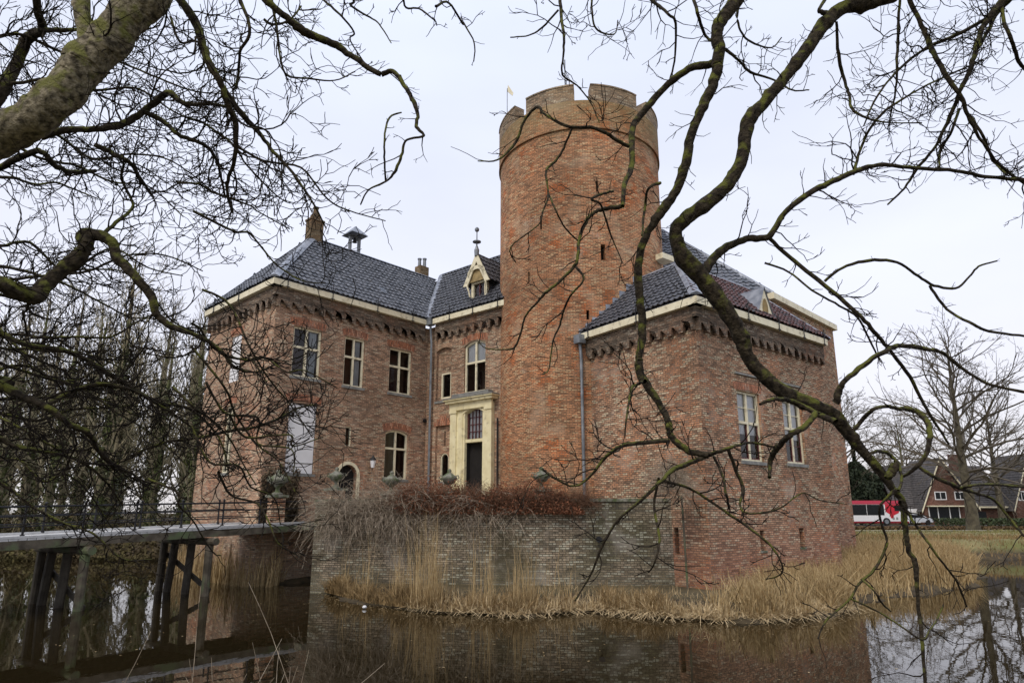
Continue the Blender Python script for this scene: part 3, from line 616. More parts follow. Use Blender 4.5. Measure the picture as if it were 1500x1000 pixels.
# roof: hip apex
aL, zA = line_plan(457, 351, LC + l_ * 3.25, f_); zA = 15.4; aL = 3.28
apex = z3(LC + l_ * 3.25 + f_ * aL, zA); rend = z3(LC + l_ * 3.25 + f_ * 11.5, zA)
eL, eLL, eR = z3(LC, ZL + .03), z3(LL, ZL + .03), z3(LC + f_ * 11.5, ZL + .03)
vz = z3(LC + l_ * 3.25 + f_ * 11.0, zA)
tiles(wing, [eL, z3(LR, ZL + .03), vz, apex], TILE); tiles(wing, [eLL, eL, apex], TILE)
tiles(wing, [z3(LL + f_ * 11.5, ZL), eLL, apex, rend], TILE)
lead_strip(wing, eL, apex, .42); lead_strip(wing, eLL, apex, .42); lead_strip(wing, apex, vz, .30, 'ridge_cap')
# chimney, bell-cote, vent
cp = apex + np.array((f_[0], f_[1], 0)) * .1
mb = MB(); mb.box(cp + (0, 0, .35), .66, .5, 1.2, (*f_, 0)); mb.box(cp + (0, 0, .93), .74, .58, .1, (*f_, 0)); mb.box(cp + (0, 0, 1.12), .36, .34, .28, (*f_, 0)); ch = mb.build('chimney', brick_mat('lichen_chimney_brick', (.20, .13, .07), (.13, .09, .05), (.10, .08, .05), (.24, .12, .06), stain=(.13, .10, .04)), wing)
mb = MB(); mb.lathe(cp + (0.0, 0, 1.25), [(.14, 0), (.12, .35), (.15, .36), (.13, .42), (0, .42)], 10); mb.build('chimney_pot', MATS['lichen_chimney_brick'], ch)
bc = apex + np.array((f_[0], f_[1], 0)) * 2.35
mb = MB()
for s_ in (-1, 1): mb.box(bc + np.array((f_[0], f_[1], 0)) * .26 * s_ + (0, 0, .35), .13, .13, 1.15, (*f_, 0))
bcp = mb.build('bell_cote', ZINC, wing)
mb = MB(); b0 = bc + (0, 0, .92); cs = [b0 + np.array((f_[0] * a - f_[1] * b, f_[1] * a + f_[0] * b, 0)) for a, b in ((-.48, -.48), (.48, -.48), (.48, .48), (-.48, .48))]
tp = b0 + (0, 0, .55)
for i in range(4): mb.poly([cs[i], cs[(i + 1) % 4], tp])
mb.poly(cs[::-1]); mb.build('bell_roof', LEAD, bcp)
mb = MB(); mb.lathe(b0 - (0, 0, .34), [(0, .26), (.06, .25), (.08, .1), (.13, 0), (0, 0)], 12); mb.build('bell', IRON, bcp)
c3 = z3(LC + l_ * 3.6 + f_ * 10.3, zA); mb = MB(); mb.box(c3 + (0, 0, .25), .6, .5, .9, (*f_, 0)); c3o = mb.build('chimney', MATS['lichen_chimney_brick'], wing)
for s_ in (-.14, .14): mb = MB(); mb.lathe(c3 + (s_, 0, .7), [(.1, 0), (.09, .45), (.12, .46), (.12, .52), (0, .55)], 10); mb.build('chimney_pot', ZINC, c3o)
# roof light
a1, z1_ = line_plan(560, 438, LC + l_ * .95, f_); q0 = z3(LC + l_ * .95 + f_ * a1, ZL + .95 * (zA - ZL) / 3.25 + .12)
nr = nrm(np.cross(apex - eL, np.array((f_[0], f_[1], 0)))); nr = nr if nr[2] > 0 else -nr
slp = nrm(np.array((l_[0] * 3.25, l_[1] * 3.25, zA - ZL)))
mb = MB(); mb.box(q0, .30, .42, .08, (*f_, 0), slp, nr); sk = mb.build('roof_light', LEAD, wing); mb = MB(); mb.box(q0 + nr * .045, .22, .34, .012, (*f_, 0), slp, nr); mb.build('pane', GLASS, sk)
# wall lantern
ul, zl = FL.hit(540, 680)
mb = MB(); mb.tube([FL.p(ul, zl - .35, .0), FL.p(ul, zl - .38, .25), FL.p(ul, zl - .15, .3)], .02, 6); mb.lathe(FL.p(ul, zl + .18, .3), [(.17, 0), (.05, .14), (0, .24)], 6); lan = mb.build('wall_lantern', IRON, wing)
mb = MB(); mb.lathe(FL.p(ul, zl - .15, .3), [(0, 0), (.07, .0), (.13, .30), (0, .33)], 6); mb.build('lantern_glass', CURTW, lan)
uu, zz_ = FL.hit(621, 616); mb = MB(); mb.tube([FL.p(uu, zz_, .01), FL.p(uu, zz_, .10)], .09, 10); mb.build('vent_pipe', IRON, wing)

# ================================================================ entrance wing (recess)
r_ = nrm(RcR - LR); nb = np.array((-r_[1], r_[0]))
FE = Face(LR + nb * INS - r_ * .0, RcR + nb * INS + r_ * .6)
ent = thing('entrance_wing', 'recessed brick entrance wing with cream portal between left wing and round tower', 'building', (*LR, 0))
hE = {}
hE['win'] = rect_hit(FE, ((680, 503), (711, 494), (680, 577), (711, 571)))
hE['nic'] = rect_hit(FE, ((639, 512), (661, 506), (639, 589), (661, 584)))
hE['por'] = rect_hit(FE, ((684, 602), (710, 596), (684, 722), (710, 722)))
hE['sn'] = rect_hit(FE, ((637, 624), (659, 622), (637, 712), (659, 712)))
holes = [(*hE['win'], .25), (*hE['nic'], .14), (*hE['por'], .2), (*hE['sn'], .14)]
wall_mesh(FE, -.7, FE.L, 2.2, ZL - .3, holes).build('wall', BR_LEFT, ent)
h = hE['win']; mb = MB(); spandrel(FE, h[0], h[1], h[3] - .18, h[3], -.25, .002, mb)
mb.build('arch_infill', BR_LEFT, ent); n_ = hE['nic']; mb = MB(); spandrel(FE, n_[0], n_[1], n_[3] - .14, n_[3], -.14, .002, mb); mb.build('arch_infill', BR_LEFT, ent)
window(ent, FE, h, arch=.16, curtain='top', split=.58, depth=.15); lintel(ent, FE, (h[0], h[1], 0, h[3] - .14), .15)
mb = wall_mesh(type('F', (), {'p': staticmethod(lambda u, z, o=0.: FE.p(u, z, o - .14))})(), n_[0], n_[1], n_[2], n_[3], [(n_[0] + .22, n_[1] - .12, n_[2] + .12, n_[2] + 1.35, .2)]); mb.build('niche_back', BR_LEFT, ent)
fn = type('F', (), {'p': staticmethod(lambda u, z, o=0.: FE.p(u, z, o - .14))})()
window(ent, fn, (n_[0] + .22, n_[1] - .12, n_[2] + .12, n_[2] + 1.35), cols=1, split=0, depth=.08, sill=False, label='small single-light window set in the blind niche')
mb = MB(); fbox(mb, FE, n_[0] - .05, n_[1] + .05, n_[2] - .1, n_[2], -.14, .05); mb.build('sill', SILL, ent)
s = hE['sn']; s4 = (s[1] - s[0])
wall_mesh(fn, s[0], s[1], s[2], s[3], [(s[0] + .22, s[1] - .22, s[3] - 2.55, s[3] - 1.25, .25), (s[0] + s4 / 2 - .05, s[0] + s4 / 2 + .05, s[3] - .95, s[3] - .25, .2)]).build('niche_back', BR_LEFT, ent)
uc = s[0] + s4 / 2; rc2 = (s[0] + .22, s[1] - .22, s[3] - 2.55, s[3] - 1.25)
mb = MB(); rr_ = (rc2[1] - rc2[0]) / 2; spandrel(fn, rc2[0], rc2[1], rc2[3] - rr_, rc2[3], -.25, .002, mb); mb.build('arch_infill', BR_LEFT, ent)
window(ent, fn, rc2, cols=1, split=0, arch=rr_ * .7, depth=.1, fw=.06, label='small round-headed window low beside the portal')
mb = MB(); lv = [(0, .0), (.13, .18), (.26, .36)]
for i, (du, dz) in enumerate(lv): fbox(mb, FE, s[0] - .12 + i * .2, s[1] + .12 - i * .2, s[3] + .0 + i * .16, s[3] + .16 + i * .16, .0, .02 - i * .003)
mb.build('stepped_arch', BR_ARCH, ent)
# portal
po = hE['por']; pc = (po[0] + po[1]) / 2
uL, _ = FE.hit(665, 640); uR, _ = FE.hit(724, 640); zTop = FE.hit(695, 583)[1]; zB = 3.3
prt = MB()
fbox(prt, FE, uL, po[0], zB, zTop - .3, .0, .16); fbox(prt, FE, po[1], uR, zB, zTop - .3, .0, .16); fbox(prt, FE, po[0], po[1], po[3], zTop - .3, .0, .16)
pr = prt.build('portal', CREAMP, ent)
for a, b in ((uL - .03, uL + .34), (uR - .34, uR + .03)):
    m2 = MB(); fbox(m2, FE, a, b, zB, zTop - .62, .16, .24); fbox(m2, FE, a - .04, b + .04, zTop - .62, zTop - .5, .16, .28); fbox(m2, FE, a - .03, b + .03, zB, zB + .35, .16, .27); m2.build('pilaster', CREAMP, pr)
m2 = MB(); fbox(m2, FE, uL - .06, uR + .06, zTop - .5, zTop - .18, .162, .27); m2.build('frieze', CREAMP, pr)
m2 = MB(); fbox(m2, FE, uL - .2, uR + .2, zTop - .18, zTop - .06, .0, .42); fbox(m2, FE, uL - .28, uR + .28, zTop - .06, zTop, .0, .5); m2.build('cornice', CREAMP, pr)
m2 = MB(); fbox(m2, FE, uL - .3, uR + .3, zTop + .002, zTop + .05, .0, .53); fbox(m2, FE, uL + .1, uR - .1, zTop + .05, zTop + .24, .0, .3); m2.build('cornice_lead', SILL, pr)
zsp = FE.hit(697, 646)[1]
for dx, dd in ((0, .17), (.09, .22)):
    m2 = MB(); A = arc_pts(po[0] - .02 - dx, po[1] + .02 + dx, po[3] - .2, .2, 10); Bq = arc_pts(po[0] - .1 - dx, po[1] + .1 + dx, po[3] - .2, .3, 10)
    if dx: 
        for i in range(10): m2.prism([FE.p(*A[i], .2), FE.p(*A[i + 1], .2), FE.p(*Bq[i + 1], .2), FE.p(*Bq[i], .2)], FE.p(0, 0, -.05) - FE.p(0, 0, 0))
        fbox(m2, FE, po[0] - .19, po[0] - .11, zB, po[3] - .2, .16, .2); fbox(m2, FE, po[1] + .11, po[1] + .19, zB, po[3] - .2, .16, .2); m2.build('architrave', CREAMP, pr)
m2 = MB(); spandrel(FE, po[0], po[1], po[3] - .16, po[3], -.2, .165, m2)
fbox(m2, FE, po[0], po[1], zsp - .04, zsp + .1, -.25, .10); m2.build('portal_arch', CREAMP, pr)
window(ent, FE, (po[0], po[1], zsp + .1, po[3] - .0), grid=(5, 4), sill=False, depth=.12, fw=.03, fmat=MULL, barmat=MULL, label='dark-barred fanlight window above the entrance door')
fan = [o for o in ent.children if o.get('label', '').startswith('dark-barred')][0]
m2 = MB(); m2.poly([FE.p(po[0], zsp + .1, -.155), FE.p(po[1], zsp + .1, -.155), FE.p(po[1], po[3], -.155), FE.p(po[0], po[3], -.155)]); m2.build('curtain', CURTW, fan)
m2 = MB(); m2.poly([FE.p(po[0], zB - .3, -.0), FE.p(po[1], zB - .3, -.0), FE.p(po[1], zsp, -.0), FE.p(po[0], zsp, -.0)]) if False else None
for q_ in ([(po[0], -.19), (po[1], -.19)], [(po[0] + .004, .02), (po[0] + .004, -.19)]): m2.poly([FE.p(q_[0][0], zB - .3, q_[0][1]), FE.p(q_[1][0], zB - .3, q_[1][1]), FE.p(q_[1][0], zsp, q_[1][1]), FE.p(q_[0][0], zsp, q_[0][1])])  # black sheets across opening and left jamb stand in for the shade inside
m2.build('doorway_shade_sheets', DARK, ent)
frieze(ent, FE, ZL, u0=.35, hooks=(1.5, 3.0, 4.5))
# corner pipes
hc = FE.p(.12, ZL - .1, .28); mb = MB(); mb.box(hc, .34, .3, .36, (*r_, 0)); mb.tube([hc, FE.p(.16, ZL - 1.2, .2), FE.p(.16, 2.8, .14)], .055, 8); mb.build('downpipe', ZINC, ent)['label'] = 'grey downpipe in the corner'
ub, _ = FE.hit(732, 660); mb = MB(); mb.tube([FE.p(ub - .05, FE.hit(732, 612)[1], .1), FE.p(ub - .05, 3.4, .1)], .04, 6); mb.build('downpipe', IRON, ent)['label'] = 'short dark pipe against the tower'
# roof of entrance wing
zr = 15.4; P0 = LR; rl = 7.0
e0, e1 = z3(LR, ZL + .03), z3(LR + r_ * rl, ZL + .03)
k0, k1 = z3(LR + nb * 3.0 - r_ * 2.2, zr), z3(LR + nb * 3.0 + r_ * rl, zr)
tiles(ent, [e0, e1, k1, k0], TILEB); lead_strip(ent, k0, k1, .28, 'ridge_cap'); lead_strip(ent, e0, k0, .40, 'valley_flashing')
mb = MB(); mb.poly([k0, k1, z3(LR + nb * 6 + r_ * rl, ZL), z3(LR + nb * 6 - r_ * 3, ZL)]); mb.build('roof_slope', TILEB, ent)
e2, e3 = z3(LR + nb * 4.2 + r_ * 1.4, zr + .0), z3(LR + nb * 4.2 + r_ * 7, zr + .0); z5 = zr + 1.0
kk0 = z3(LR + nb * 5.2 + r_ * 1.9, z5); kk1 = z3(LR + nb * 5.2 + r_ * 7, z5); tiles(ent, [e2, e3, kk1, kk0], TILEB); lead_strip(ent, kk0, kk1, .24, 'ridge_cap')
# dormer
ud0, _ = FE.hit(688, 440); ud1, zd0 = FE.hit(711, 436); zdb = ZL + .05; wd = ud1 - ud0; zde = FE.hit(699, 407)[1] ; zde = ZL + 1.45; zdp = ZL + 2.75; uc = (ud0 + ud1) / 2
dorm = MB(); fbox(dorm, FE, ud0, ud0 + .14, zdb, zde, -.25, -.1); fbox(dorm, FE, ud1 - .14, ud1, zdb, zde, -.25, -.1); fbox(dorm, FE, ud0 + .14, ud1 - .14, zde - .12, zde, -.25, -.1); fbox(dorm, FE, ud0 + .14, ud1 - .14, zdb, zdb + .1, -.25, -.1)
dm = dorm.build('dormer', CREAM, ent)
m2 = MB(); m2.poly([FE.p(ud0 + .14, zdb, -.2), FE.p(ud1 - .14, zdb, -.2), FE.p(ud1 - .14, zde, -.2), FE.p(ud0 + .14, zde, -.2)]); m2.build('pane', GLASS, dm)
m2 = MB(); m2.poly([FE.p(ud0 + .14, zdb, -.3), FE.p(ud1 - .14, zdb, -.3), FE.p(ud1 - .14, zde, -.3), FE.p(ud0 + .14, zde, -.3)]); m2.build('dormer_interior', ROOM, dm)
m2 = MB(); fbox(m2, FE, uc - .025, uc + .025, zdb + .1, zde - .12, -.2, -.14); m2.build('mullion', MULL, dm)
for uu_ in (ud0, ud1): 
    m2 = MB(); m2.poly([FE.p(uu_, zdb, -.12), FE.p(uu_, zde, -.12), FE.p(uu_, zde, -1.5)]); m2.build('dormer_cheek', TILEB, dm)
ov = .28
def slopeq(sgn, o0, o1, dz=0): # roof slope of dormer
    return [FE.p(uc + sgn * (wd / 2 + ov), zde - .15 + dz, o0), FE.p(uc, zdp + dz, o0), FE.p(uc, zdp + dz, o1), FE.p(uc + sgn * (wd / 2 + ov), zde - .15 + dz, o1)]
for sgn in (-1, 1): 
    q = slopeq(sgn, .12, -2.8); P_ = [q[3], q[0], q[1], q[2]] if sgn < 0 else [q[0], q[3], q[2], q[1]]
    tiles(dm, P_, TILEB, 'dormer_tiles', lift=.02)
# bargeboard with trefoil
def dpt(x, z): return FE.p(uc + x, z, .12)
m2 = MB(); hw = wd / 2 + ov
for sgn in (-1, 1):
    o_ = [(0, zdp + .05), (sgn * (hw + .05), zde - .2), (sgn * (hw - .22), zde - .22), (0, zdp - .42)]
    o_ = o_ if sgn > 0 else o_; pts = [dpt(*q) for q in o_]; pts = pts if sgn < 0 else pts[::-1]; m2.prism(pts, FE.p(0, 0, -.06) - FE.p(0, 0, 0))
m2.build('bargeboard', CREAM, dm)
m2 = MB(); A = [(hw * .55 * math.sin(t), zde + .16 + hw * .45 * math.cos(t)) for t in np.linspace(-1.9, 1.9, 15)]
tri = lambda x: zdp - .40 - abs(x) * (zdp - zde - .18) / (hw - .1)
for (a, b) in zip(A, A[1:]):
    m2.poly([dpt(a[0], a[1]) , dpt(b[0], b[1]), dpt(b[0] * 1.3, max(b[1] + .18, 0)), dpt(a[0] * 1.3, a[1] + .18)])
m2.build('tracery', CREAM, dm)
m2 = MB(); m2.poly([FE.p(uc - hw + .2, zde - .05, .02), FE.p(uc + hw - .2, zde - .05, .02), FE.p(uc, zdp - .3, .02)]); m2.build('gable_back_board', mat('ochre_gable_board', (.30, .22, .10), .8), dm)  # plain ochre board set behind the bargeboard
for sgn in (-1, 1): m2 = MB(); m2.tube([FE.p(uc + sgn * (wd / 2 - .02), zde - .75, .0), FE.p(uc + sgn * (wd / 2 + .02), zde - .45, .06), FE.p(uc + sgn * (wd / 2 + .12), zde - .15, .1)], .04, 6); m2.build('bracket', CREAM, dm)
m2 = MB(); fp = FE.p(uc, zdp, .09); m2.lathe(fp, [(.10, -.15), (.12, .15), (.035, .38), (.03, .5), (.20, .54), (.20, .58), (.03, .62), (.025, 1.05), (.1, 1.12), (.11, 1.2), (.06, 1.28), (0, 1.3)], 12); m2.build('finial', ZINC, dm)

# ================================================================ round tower
tower = thing('round_tower', 'tall round orange brick tower with crenellated top behind the bare branches', 'tower', (*TC, 0))
CF = CylFace(TC, TR)
sl = [((880, 358), (887, 358), (880, 381), (887, 381)), ((791, 316), (794, 316), (791, 336), (794, 336)), ((773, 398), (776, 398), (773, 414), (776, 414)), ((859, 454), (863, 454), (859, 468), (863, 468)), ((873, 265), (876, 265), (873, 281), (876, 281))]
sh_ = [rect_hit(CF, s_) for s_ in sl]; cir = math.pi * TR
ub_ = list(np.linspace(-cir, cir, 97))
wall_mesh(CF, -cir, cir, 0, 18.35, [(*h, .35) for h in sh_], ubreaks=ub_).build('tower_wall', BR_TOWER, tower)
for h in sh_: dark_slit(tower, CF, h, 'arrow_slit', .35)
CP = CylFace(TC, TR + .07)
mb = MB()
for a, b in zip(ub_, ub_[1:]):
    k = (TR + .07) / TR; a, b = a * k, b * k
    mb.poly([CP.p(a, 18.35, -.1), CP.p(b, 18.35, -.1), CP.p(b, 18.45), CP.p(a, 18.45)], [(a, 18.2), (b, 18.2), (b, 18.3), (a, 18.3)])
    mb.poly([CP.p(a, 18.45), CP.p(b, 18.45), CP.p(b, 19.66), CP.p(a, 19.66)], [(a, 18.45), (b, 18.45), (b, 19.66), (a, 19.66)])
    mb.poly([CP.p(a, 19.66), CP.p(b, 19.66), CP.p(b, 19.66, -.5), CP.p(a, 19.66, -.5)], [(a, 0), (b, 0), (b, .5), (a, .5)])
    mb.poly([CP.p(a, 18.9, -.5), CP.p(b, 18.9, -.5), CP.p(b, 19.66, -.5), CP.p(a, 19.66, -.5)][::-1], [(a, 0), (b, 0), (b, .5), (a, .5)])
mb.build('parapet', BR_TOWER, tower)
mb = MB(); mb.poly([CP.p(u, 18.9, -.5) for u in np.linspace(-cir, cir, 48, endpoint=False)]); mb.build('tower_roof', LEAD, tower)
mb = MB()
for a, b in zip(ub_, ub_[1:]):
    k = (TR + .07) / TR; a, b = a * k, b * k
    fbox(mb, CP, a, b, 18.36, 18.44, -.08, .012)
mb.build('string_course', BR_TOWER, tower)
for i in range(8):
    t0 = R(-36 + 45 * i); t1 = t0 + R(34.5); mb = MB(); us = np.linspace(t0, t1, 9) * CP.r; zt_ = 20.38
    for a, b in zip(us, us[1:]):
        mb.poly([CP.p(a, 19.66), CP.p(b, 19.66), CP.p(b, zt_), CP.p(a, zt_)], [(a, 19.66), (b, 19.66), (b, zt_), (a, zt_)])
        mb.poly([CP.p(a, 19.66, -.5), CP.p(b, 19.66, -.5), CP.p(b, zt_, -.5), CP.p(a, zt_, -.5)][::-1], [(a, 19.66), (b, 19.66), (b, zt_), (a, zt_)])
        mb.poly([CP.p(a, zt_, .03), CP.p(b, zt_, .03), CP.p(b, zt_ + .06, .03), CP.p(a, zt_ + .06, .03)]); mb.poly([CP.p(a, zt_ + .06, .03), CP.p(b, zt_ + .06, .03), CP.p(b, zt_ + .06, -.53), CP.p(a, zt_ + .06, -.53)]); mb.poly([CP.p(a, zt_, .03), CP.p(b, zt_, .03), CP.p(b, zt_, -.53), CP.p(a, zt_, -.53)][::-1])
    for u, rv in ((us[0], 1), (us[-1], 0)):
        q = [CP.p(u, 19.66, -.5), CP.p(u, 19.66), CP.p(u, zt_ + .06), CP.p(u, zt_ + .06, -.5)]; mb.poly(q if rv else q[::-1], [(0, 19.66), (.5, 19.66), (.5, zt_), (0, zt_)])
    mb.build('merlon', brick_mat('parapet_brick', (.36, .25, .16), (.22, .16, .11), (.16, .13, .09), (.30, .20, .11)) if i == 0 else MATS['parapet_brick'], tower)
mb = MB(); p = PY(828, 130, 27.5); mb.tube([(p[0], 27.5, 18.9), (p[0], 27.5, p[2] + 1.6)], .035, 6); mb.build('flagpole', ZINC, tower)
p = PY(743, 150, 27.0); mb = MB(); mb.tube([(p[0], 27, 19.0), (p[0], 27, p[2] + .75)], .02, 6); vn = mb.build('weather_vane', ZINC, tower)
mb = MB(); mb.prism([(p[0], 27, p[2] + .6), (p[0] + .03, 27, p[2] + .95), (p[0] + .3, 27, p[2] + .5), (p[0] + .25, 27, p[2] + .35)], (0, .02, 0)); mb.build('vane_blade', CREAM, vn)

# ================================================================ corner block
dl = nrm(RL - RC); dr_ = nrm(RR - RC)
blk = thing('corner_building', 'lower red brick corner block with arched corbels and cream gutter rising from the moat', 'building', (*RC, 0))
cI = RC + (dl + dr_) / (1 + dl @ dr_) * INS
FRL = Face(RL + (cI - RC) - dl * 0, cI); FRR = Face(cI, RR + (cI - RC) - dr_ * (INS * .9) * 2)
h1 = rect_hit(FRL, ((988, 772), (994.5, 773), (988, 811), (994.5, 811)))
wall_mesh(FRL, -.6, FRL.L, -.4, ZR - .3, [(*h1, .35)]).build('wall', BR_CORNER, blk)['label'] = 'blank left brick face next to the tower'
dark_slit(blk, FRL, h1, 'arrow_slit', .35)
hr = dict(a=rect_hit(FRR, ((1079, 572), (1112, 576), (1086, 673), (1120, 678))), b=rect_hit(FRR, ((1146, 585), (1174, 589), (1153, 677), (1181, 681))),
          s1=rect_hit(FRR, ((1114, 776), (1121, 776), (1114, 806), (1121, 806))), s2=rect_hit(FRR, ((1171, 773), (1178, 773), (1172, 801), (1179, 801))))
wall_mesh(FRR, 0, FRR.L, -.4, ZR - .3, [(*hr['a'], .25), (*hr['b'], .25), (*hr['s1'], .35), (*hr['s2'], .35)]).build('wall', BR_CORNER, blk)['label'] = 'right brick face with two tall windows'
window(blk, FRR, hr['a'], bars=1, curtain='topmore', split=.55, label='left tall cream window with half-drawn white blind'); window(blk, FRR, hr['b'], bars=1, curtain='topmore', split=.55, label='right tall cream window with half-drawn white blind')
for k in 'ab':
    h = hr[k]; lintel(blk, FRR, h, .03, .26)
    mb = MB(); fbox(mb, FRR, h[0] - .05, h[1] + .05, h[3] + .55, h[3] + .62, 0, .06); mb.build('drip_mould', SILL, blk)
for k in ('s1', 's2'): dark_slit(blk, FRR, hr[k], 'arrow_slit', .35); mb = MB(); fbox(mb, FRR, hr[k][0] - .05, hr[k][1] + .05, hr[k][2] - .07, hr[k][2], -.2, .03); mb.build('sill', STONE, blk)
mb = MB(); B4 = FRR.B; D4 = B4 + dl * 6
mb.poly([z3(B4, -.4), z3(D4, -.4), z3(D4, ZR - .3), z3(B4, ZR - .3)], [(0, 0), (6, 0), (6, 9), (0, 9)]); mb.build('wall', BR_CORNER, blk)
frieze(blk, FRL, ZR, u0=-.2, hooks=(.9, 3.4), corner1=1); frieze(blk, FRR, ZR, hooks=(.5, 2.6, 4.6, 6.4, 8.0), corner0=1)
hipQ = z3(RC + (dl + dr_) * 2.39, 11.85)
eA, eB, eC = z3(RL + dl * .6, ZR + .03), z3(RC, ZR + .03), z3(RR, ZR + .03)
tA = z3(hipQ[:2] + dl * 1.99, 12.0); tB = z3(hipQ[:2] + dr_ * 7.0, 11.85)
kA = z3(hipQ[:2] + dl * 3.4, 11.85)
tiles(blk, [eA, eB, hipQ, kA], TILEB); tiles(blk, [eB, eC, z3(hipQ[:2] + dr_ * 4.4, 11.85), hipQ], TILER)
lead_strip(blk, eB, hipQ, .42); lead_strip(blk, hipQ, kA, .2, 'ridge_cap'); lead_strip(blk, hipQ, z3(hipQ[:2] + dr_ * 4.4, 11.85), .2, 'ridge_cap'); lead_strip(blk, eC, z3(hipQ[:2] + dr_ * 4.4, 11.85), .3)
mb = MB(); mb.poly([eC, z3(RR + dl * 5, ZR), z3(hipQ[:2] + dr_ * 4.4 + dl, 11.85), z3(hipQ[:2] + dr_ * 4.4, 11.85)]); mb.poly([hipQ, z3(hipQ[:2] + dr_ * 4.4, 11.85), z3(hipQ[:2] + dr_ * 4.4 + dl * 5, 11.85), z3(hipQ[:2] + dl * 5, 11.85)]); mb.build('roof_slope', LEAD, blk)
# stepped lead flashing against tower
for i in range(9):
    t = i / 9; qa = CF.hit(850 + 88 * t, 488 - 88 * t ** 1.0 - 12 * t * (1 - t) * -1.0)
    mb = MB(); u, z = qa; fbox(mb, CF, u - .05, u + .42, z - .1, z + .16 + .0, .0, .03 + .001 * i); mb.build('step_flashing', LEAD, blk)
# hopper + downpipe at tower
hp = PY(849, 497, 23.85); mb = MB(); mb.box(hp, .34, .32, .34, (*dl, 0)); mb.tube([hp, hp + (.05, .03, -.8), (hp[0] + .05, hp[1] + .03, 2.9)], .06, 8)
mb.build('downpipe', ZINC, blk)['label'] = 'grey downpipe with hopper beside the tower'
# lead-clad dormer on right slope
ua, za = FRR.hit(1121, 462); uc = FRR.hit(1122, 470)[0]; zb_ = ZR + .06; zp_ = ZR + 1.35; hw = .62
mb = MB(); pts = [(uc - hw, zb_), (uc + hw, zb_), (uc, zp_)]; mb.prism([FRR.p(u, z, .02) for u, z in pts], FRR.p(0, 0, -.07) - FRR.p(0, 0, 0)); dm2 = mb.build('dormer', CREAM, blk)
mb = MB(); A = [(uc + .20 * math.cos(t), zb_ + .50 + .42 * math.sin(t)) for t in np.linspace(0, 2 * math.pi, 16, endpoint=False)]; mb.poly([FRR.p(u, z, .024) for u, z in A]); mb.build('dormer_louvre', mat('ochre_board', (.28, .20, .08), .8), dm2)
mb = MB()
for sgn in (-1, 1): mb.poly([FRR.p(uc + sgn * (hw + .08), zb_ - .02, .06), FRR.p(uc, zp_ + .08, .06), FRR.p(uc, zp_ + .08, -2.2), FRR.p(uc + sgn * (hw + .08), zb_ - .02, -2.0)])
mb.build('dormer_roof', LEAD, dm2)
# ================================================================ rear wing
rear = thing('rear_wing', 'slate-roofed rear wing with cream cornice showing above the corner block roof', 'building', (11.17, 26, 0))
RA = np.array((11.17, 26.0)); RB = np.array((15.97, 30.6)); FRe = Face(RA, RB); zt2 = 11.7
wall_mesh(FRe, -1.5, FRe.L, 0, zt2 - .25, []).build('wall', BR_CORNER, rear)
back = np.array((-FRe.d[1], FRe.d[0])); 
mb = MB(); mb.poly([z3(RB, 0), z3(RB + back * 7, 0), z3(RB + back * 7, zt2 - .25), z3(RB, zt2 - .25)], [(0, 0), (7, 0), (7, 11), (0, 11)]); mb.poly([z3(RA, zt2), z3(RB, zt2), z3(RB + back * 7, zt2), z3(RA + back * 7, zt2)]); mb.build('wall', BR_CORNER, rear)
mb = MB(); fbox(mb, FRe, -.3, FRe.L + .15, zt2 - .25, zt2 + .02, -.1, .18); mb.build('cornice', CREAM, rear)
ap = PY(968, 338, 30.2); q1 = z3((4.6, 26.5), 11.9); q2 = z3(RA, zt2 + .05)
tiles(rear, [q1, q2, ap + (0, 0, 0)], SLATE, 'roof_slates', tw=.25, th=.28)
mb = MB(); mb.poly([q2, z3(RA + back * 7, zt2), ap + (0, 3, 0), ap]); mb.build('roof_slope', SLATE, rear); lead_strip(rear, q2, ap, .16, 'hip_flashing')
pp = CF.hit(966, 379); qq = PY(972, 379, 25.6); mb = MB(); mb.box(qq, .75, .5, .24, (*dr_, 0)); mb.build('gutter_box', CREAM, rear)

# ================================================================ terrace wall
ter = None
dA = None
tA_ = None
u_, _ = FRL.hit(986, 800); TA = FRL.p(u_, 0)[:2]; TB = np.array((-6.75, 22.4)); TM = np.array((-1.5, 20.55))
terr = thing('terrace_wall', 'grey mossy brick retaining wall rising from reeds below the courtyard', 'wall', (*TB, 0))
# curved plan
cv = [TB + (TA - TB) * t + np.array((0, -.35)) * math.sin(math.pi * t) for t in np.linspace(0, 1, 13)]
mb = MB(); L0 = 0; ZT = 2.95
for a, b in zip(cv, cv[1:]):
    L1 = L0 + np.linalg.norm(b - a); mb.poly([z3(a, -.4), z3(b, -.4), z3(b, ZT), z3(a, ZT)], [(L0, -.4), (L1, -.4), (L1, ZT), (L0, ZT)]); L0 = L1
a = np.array((-6.3, 27.0)); mb.poly([z3(a, -.4), z3(TB, -.4), z3(TB, ZT), z3(a, ZT)], [(0, -.4), (4.8, -.4), (4.8, ZT), (0, ZT)])
mb.build('wall', BR_TERR, terr)
mb = MB()
for a, b in zip(cv, cv[1:]): a3, b3 = z3(a, ZT + .05), z3(b, ZT + .05); mb.beam(a3 + (0, .12, 0), b3 + (0, .12, 0), .34, .10)
mb.build('coping', STONE, terr)
FT = Face(TB, TA)
mb = MB(); mb.poly([z3(cv[0], 2.9)] + [z3(c, 2.9) for c in cv[1:]] + [z3(RL, 2.9), z3(TC, 2.9), z3(RcR + nb, 2.9), z3(LR + nb, 2.9), z3((-6.5, 27.3), 2.9)]); o = mb.build('courtyard_paving', mat('courtyard_gravel', (.25, .22, .17), .95)); tag(o, kind='structure')
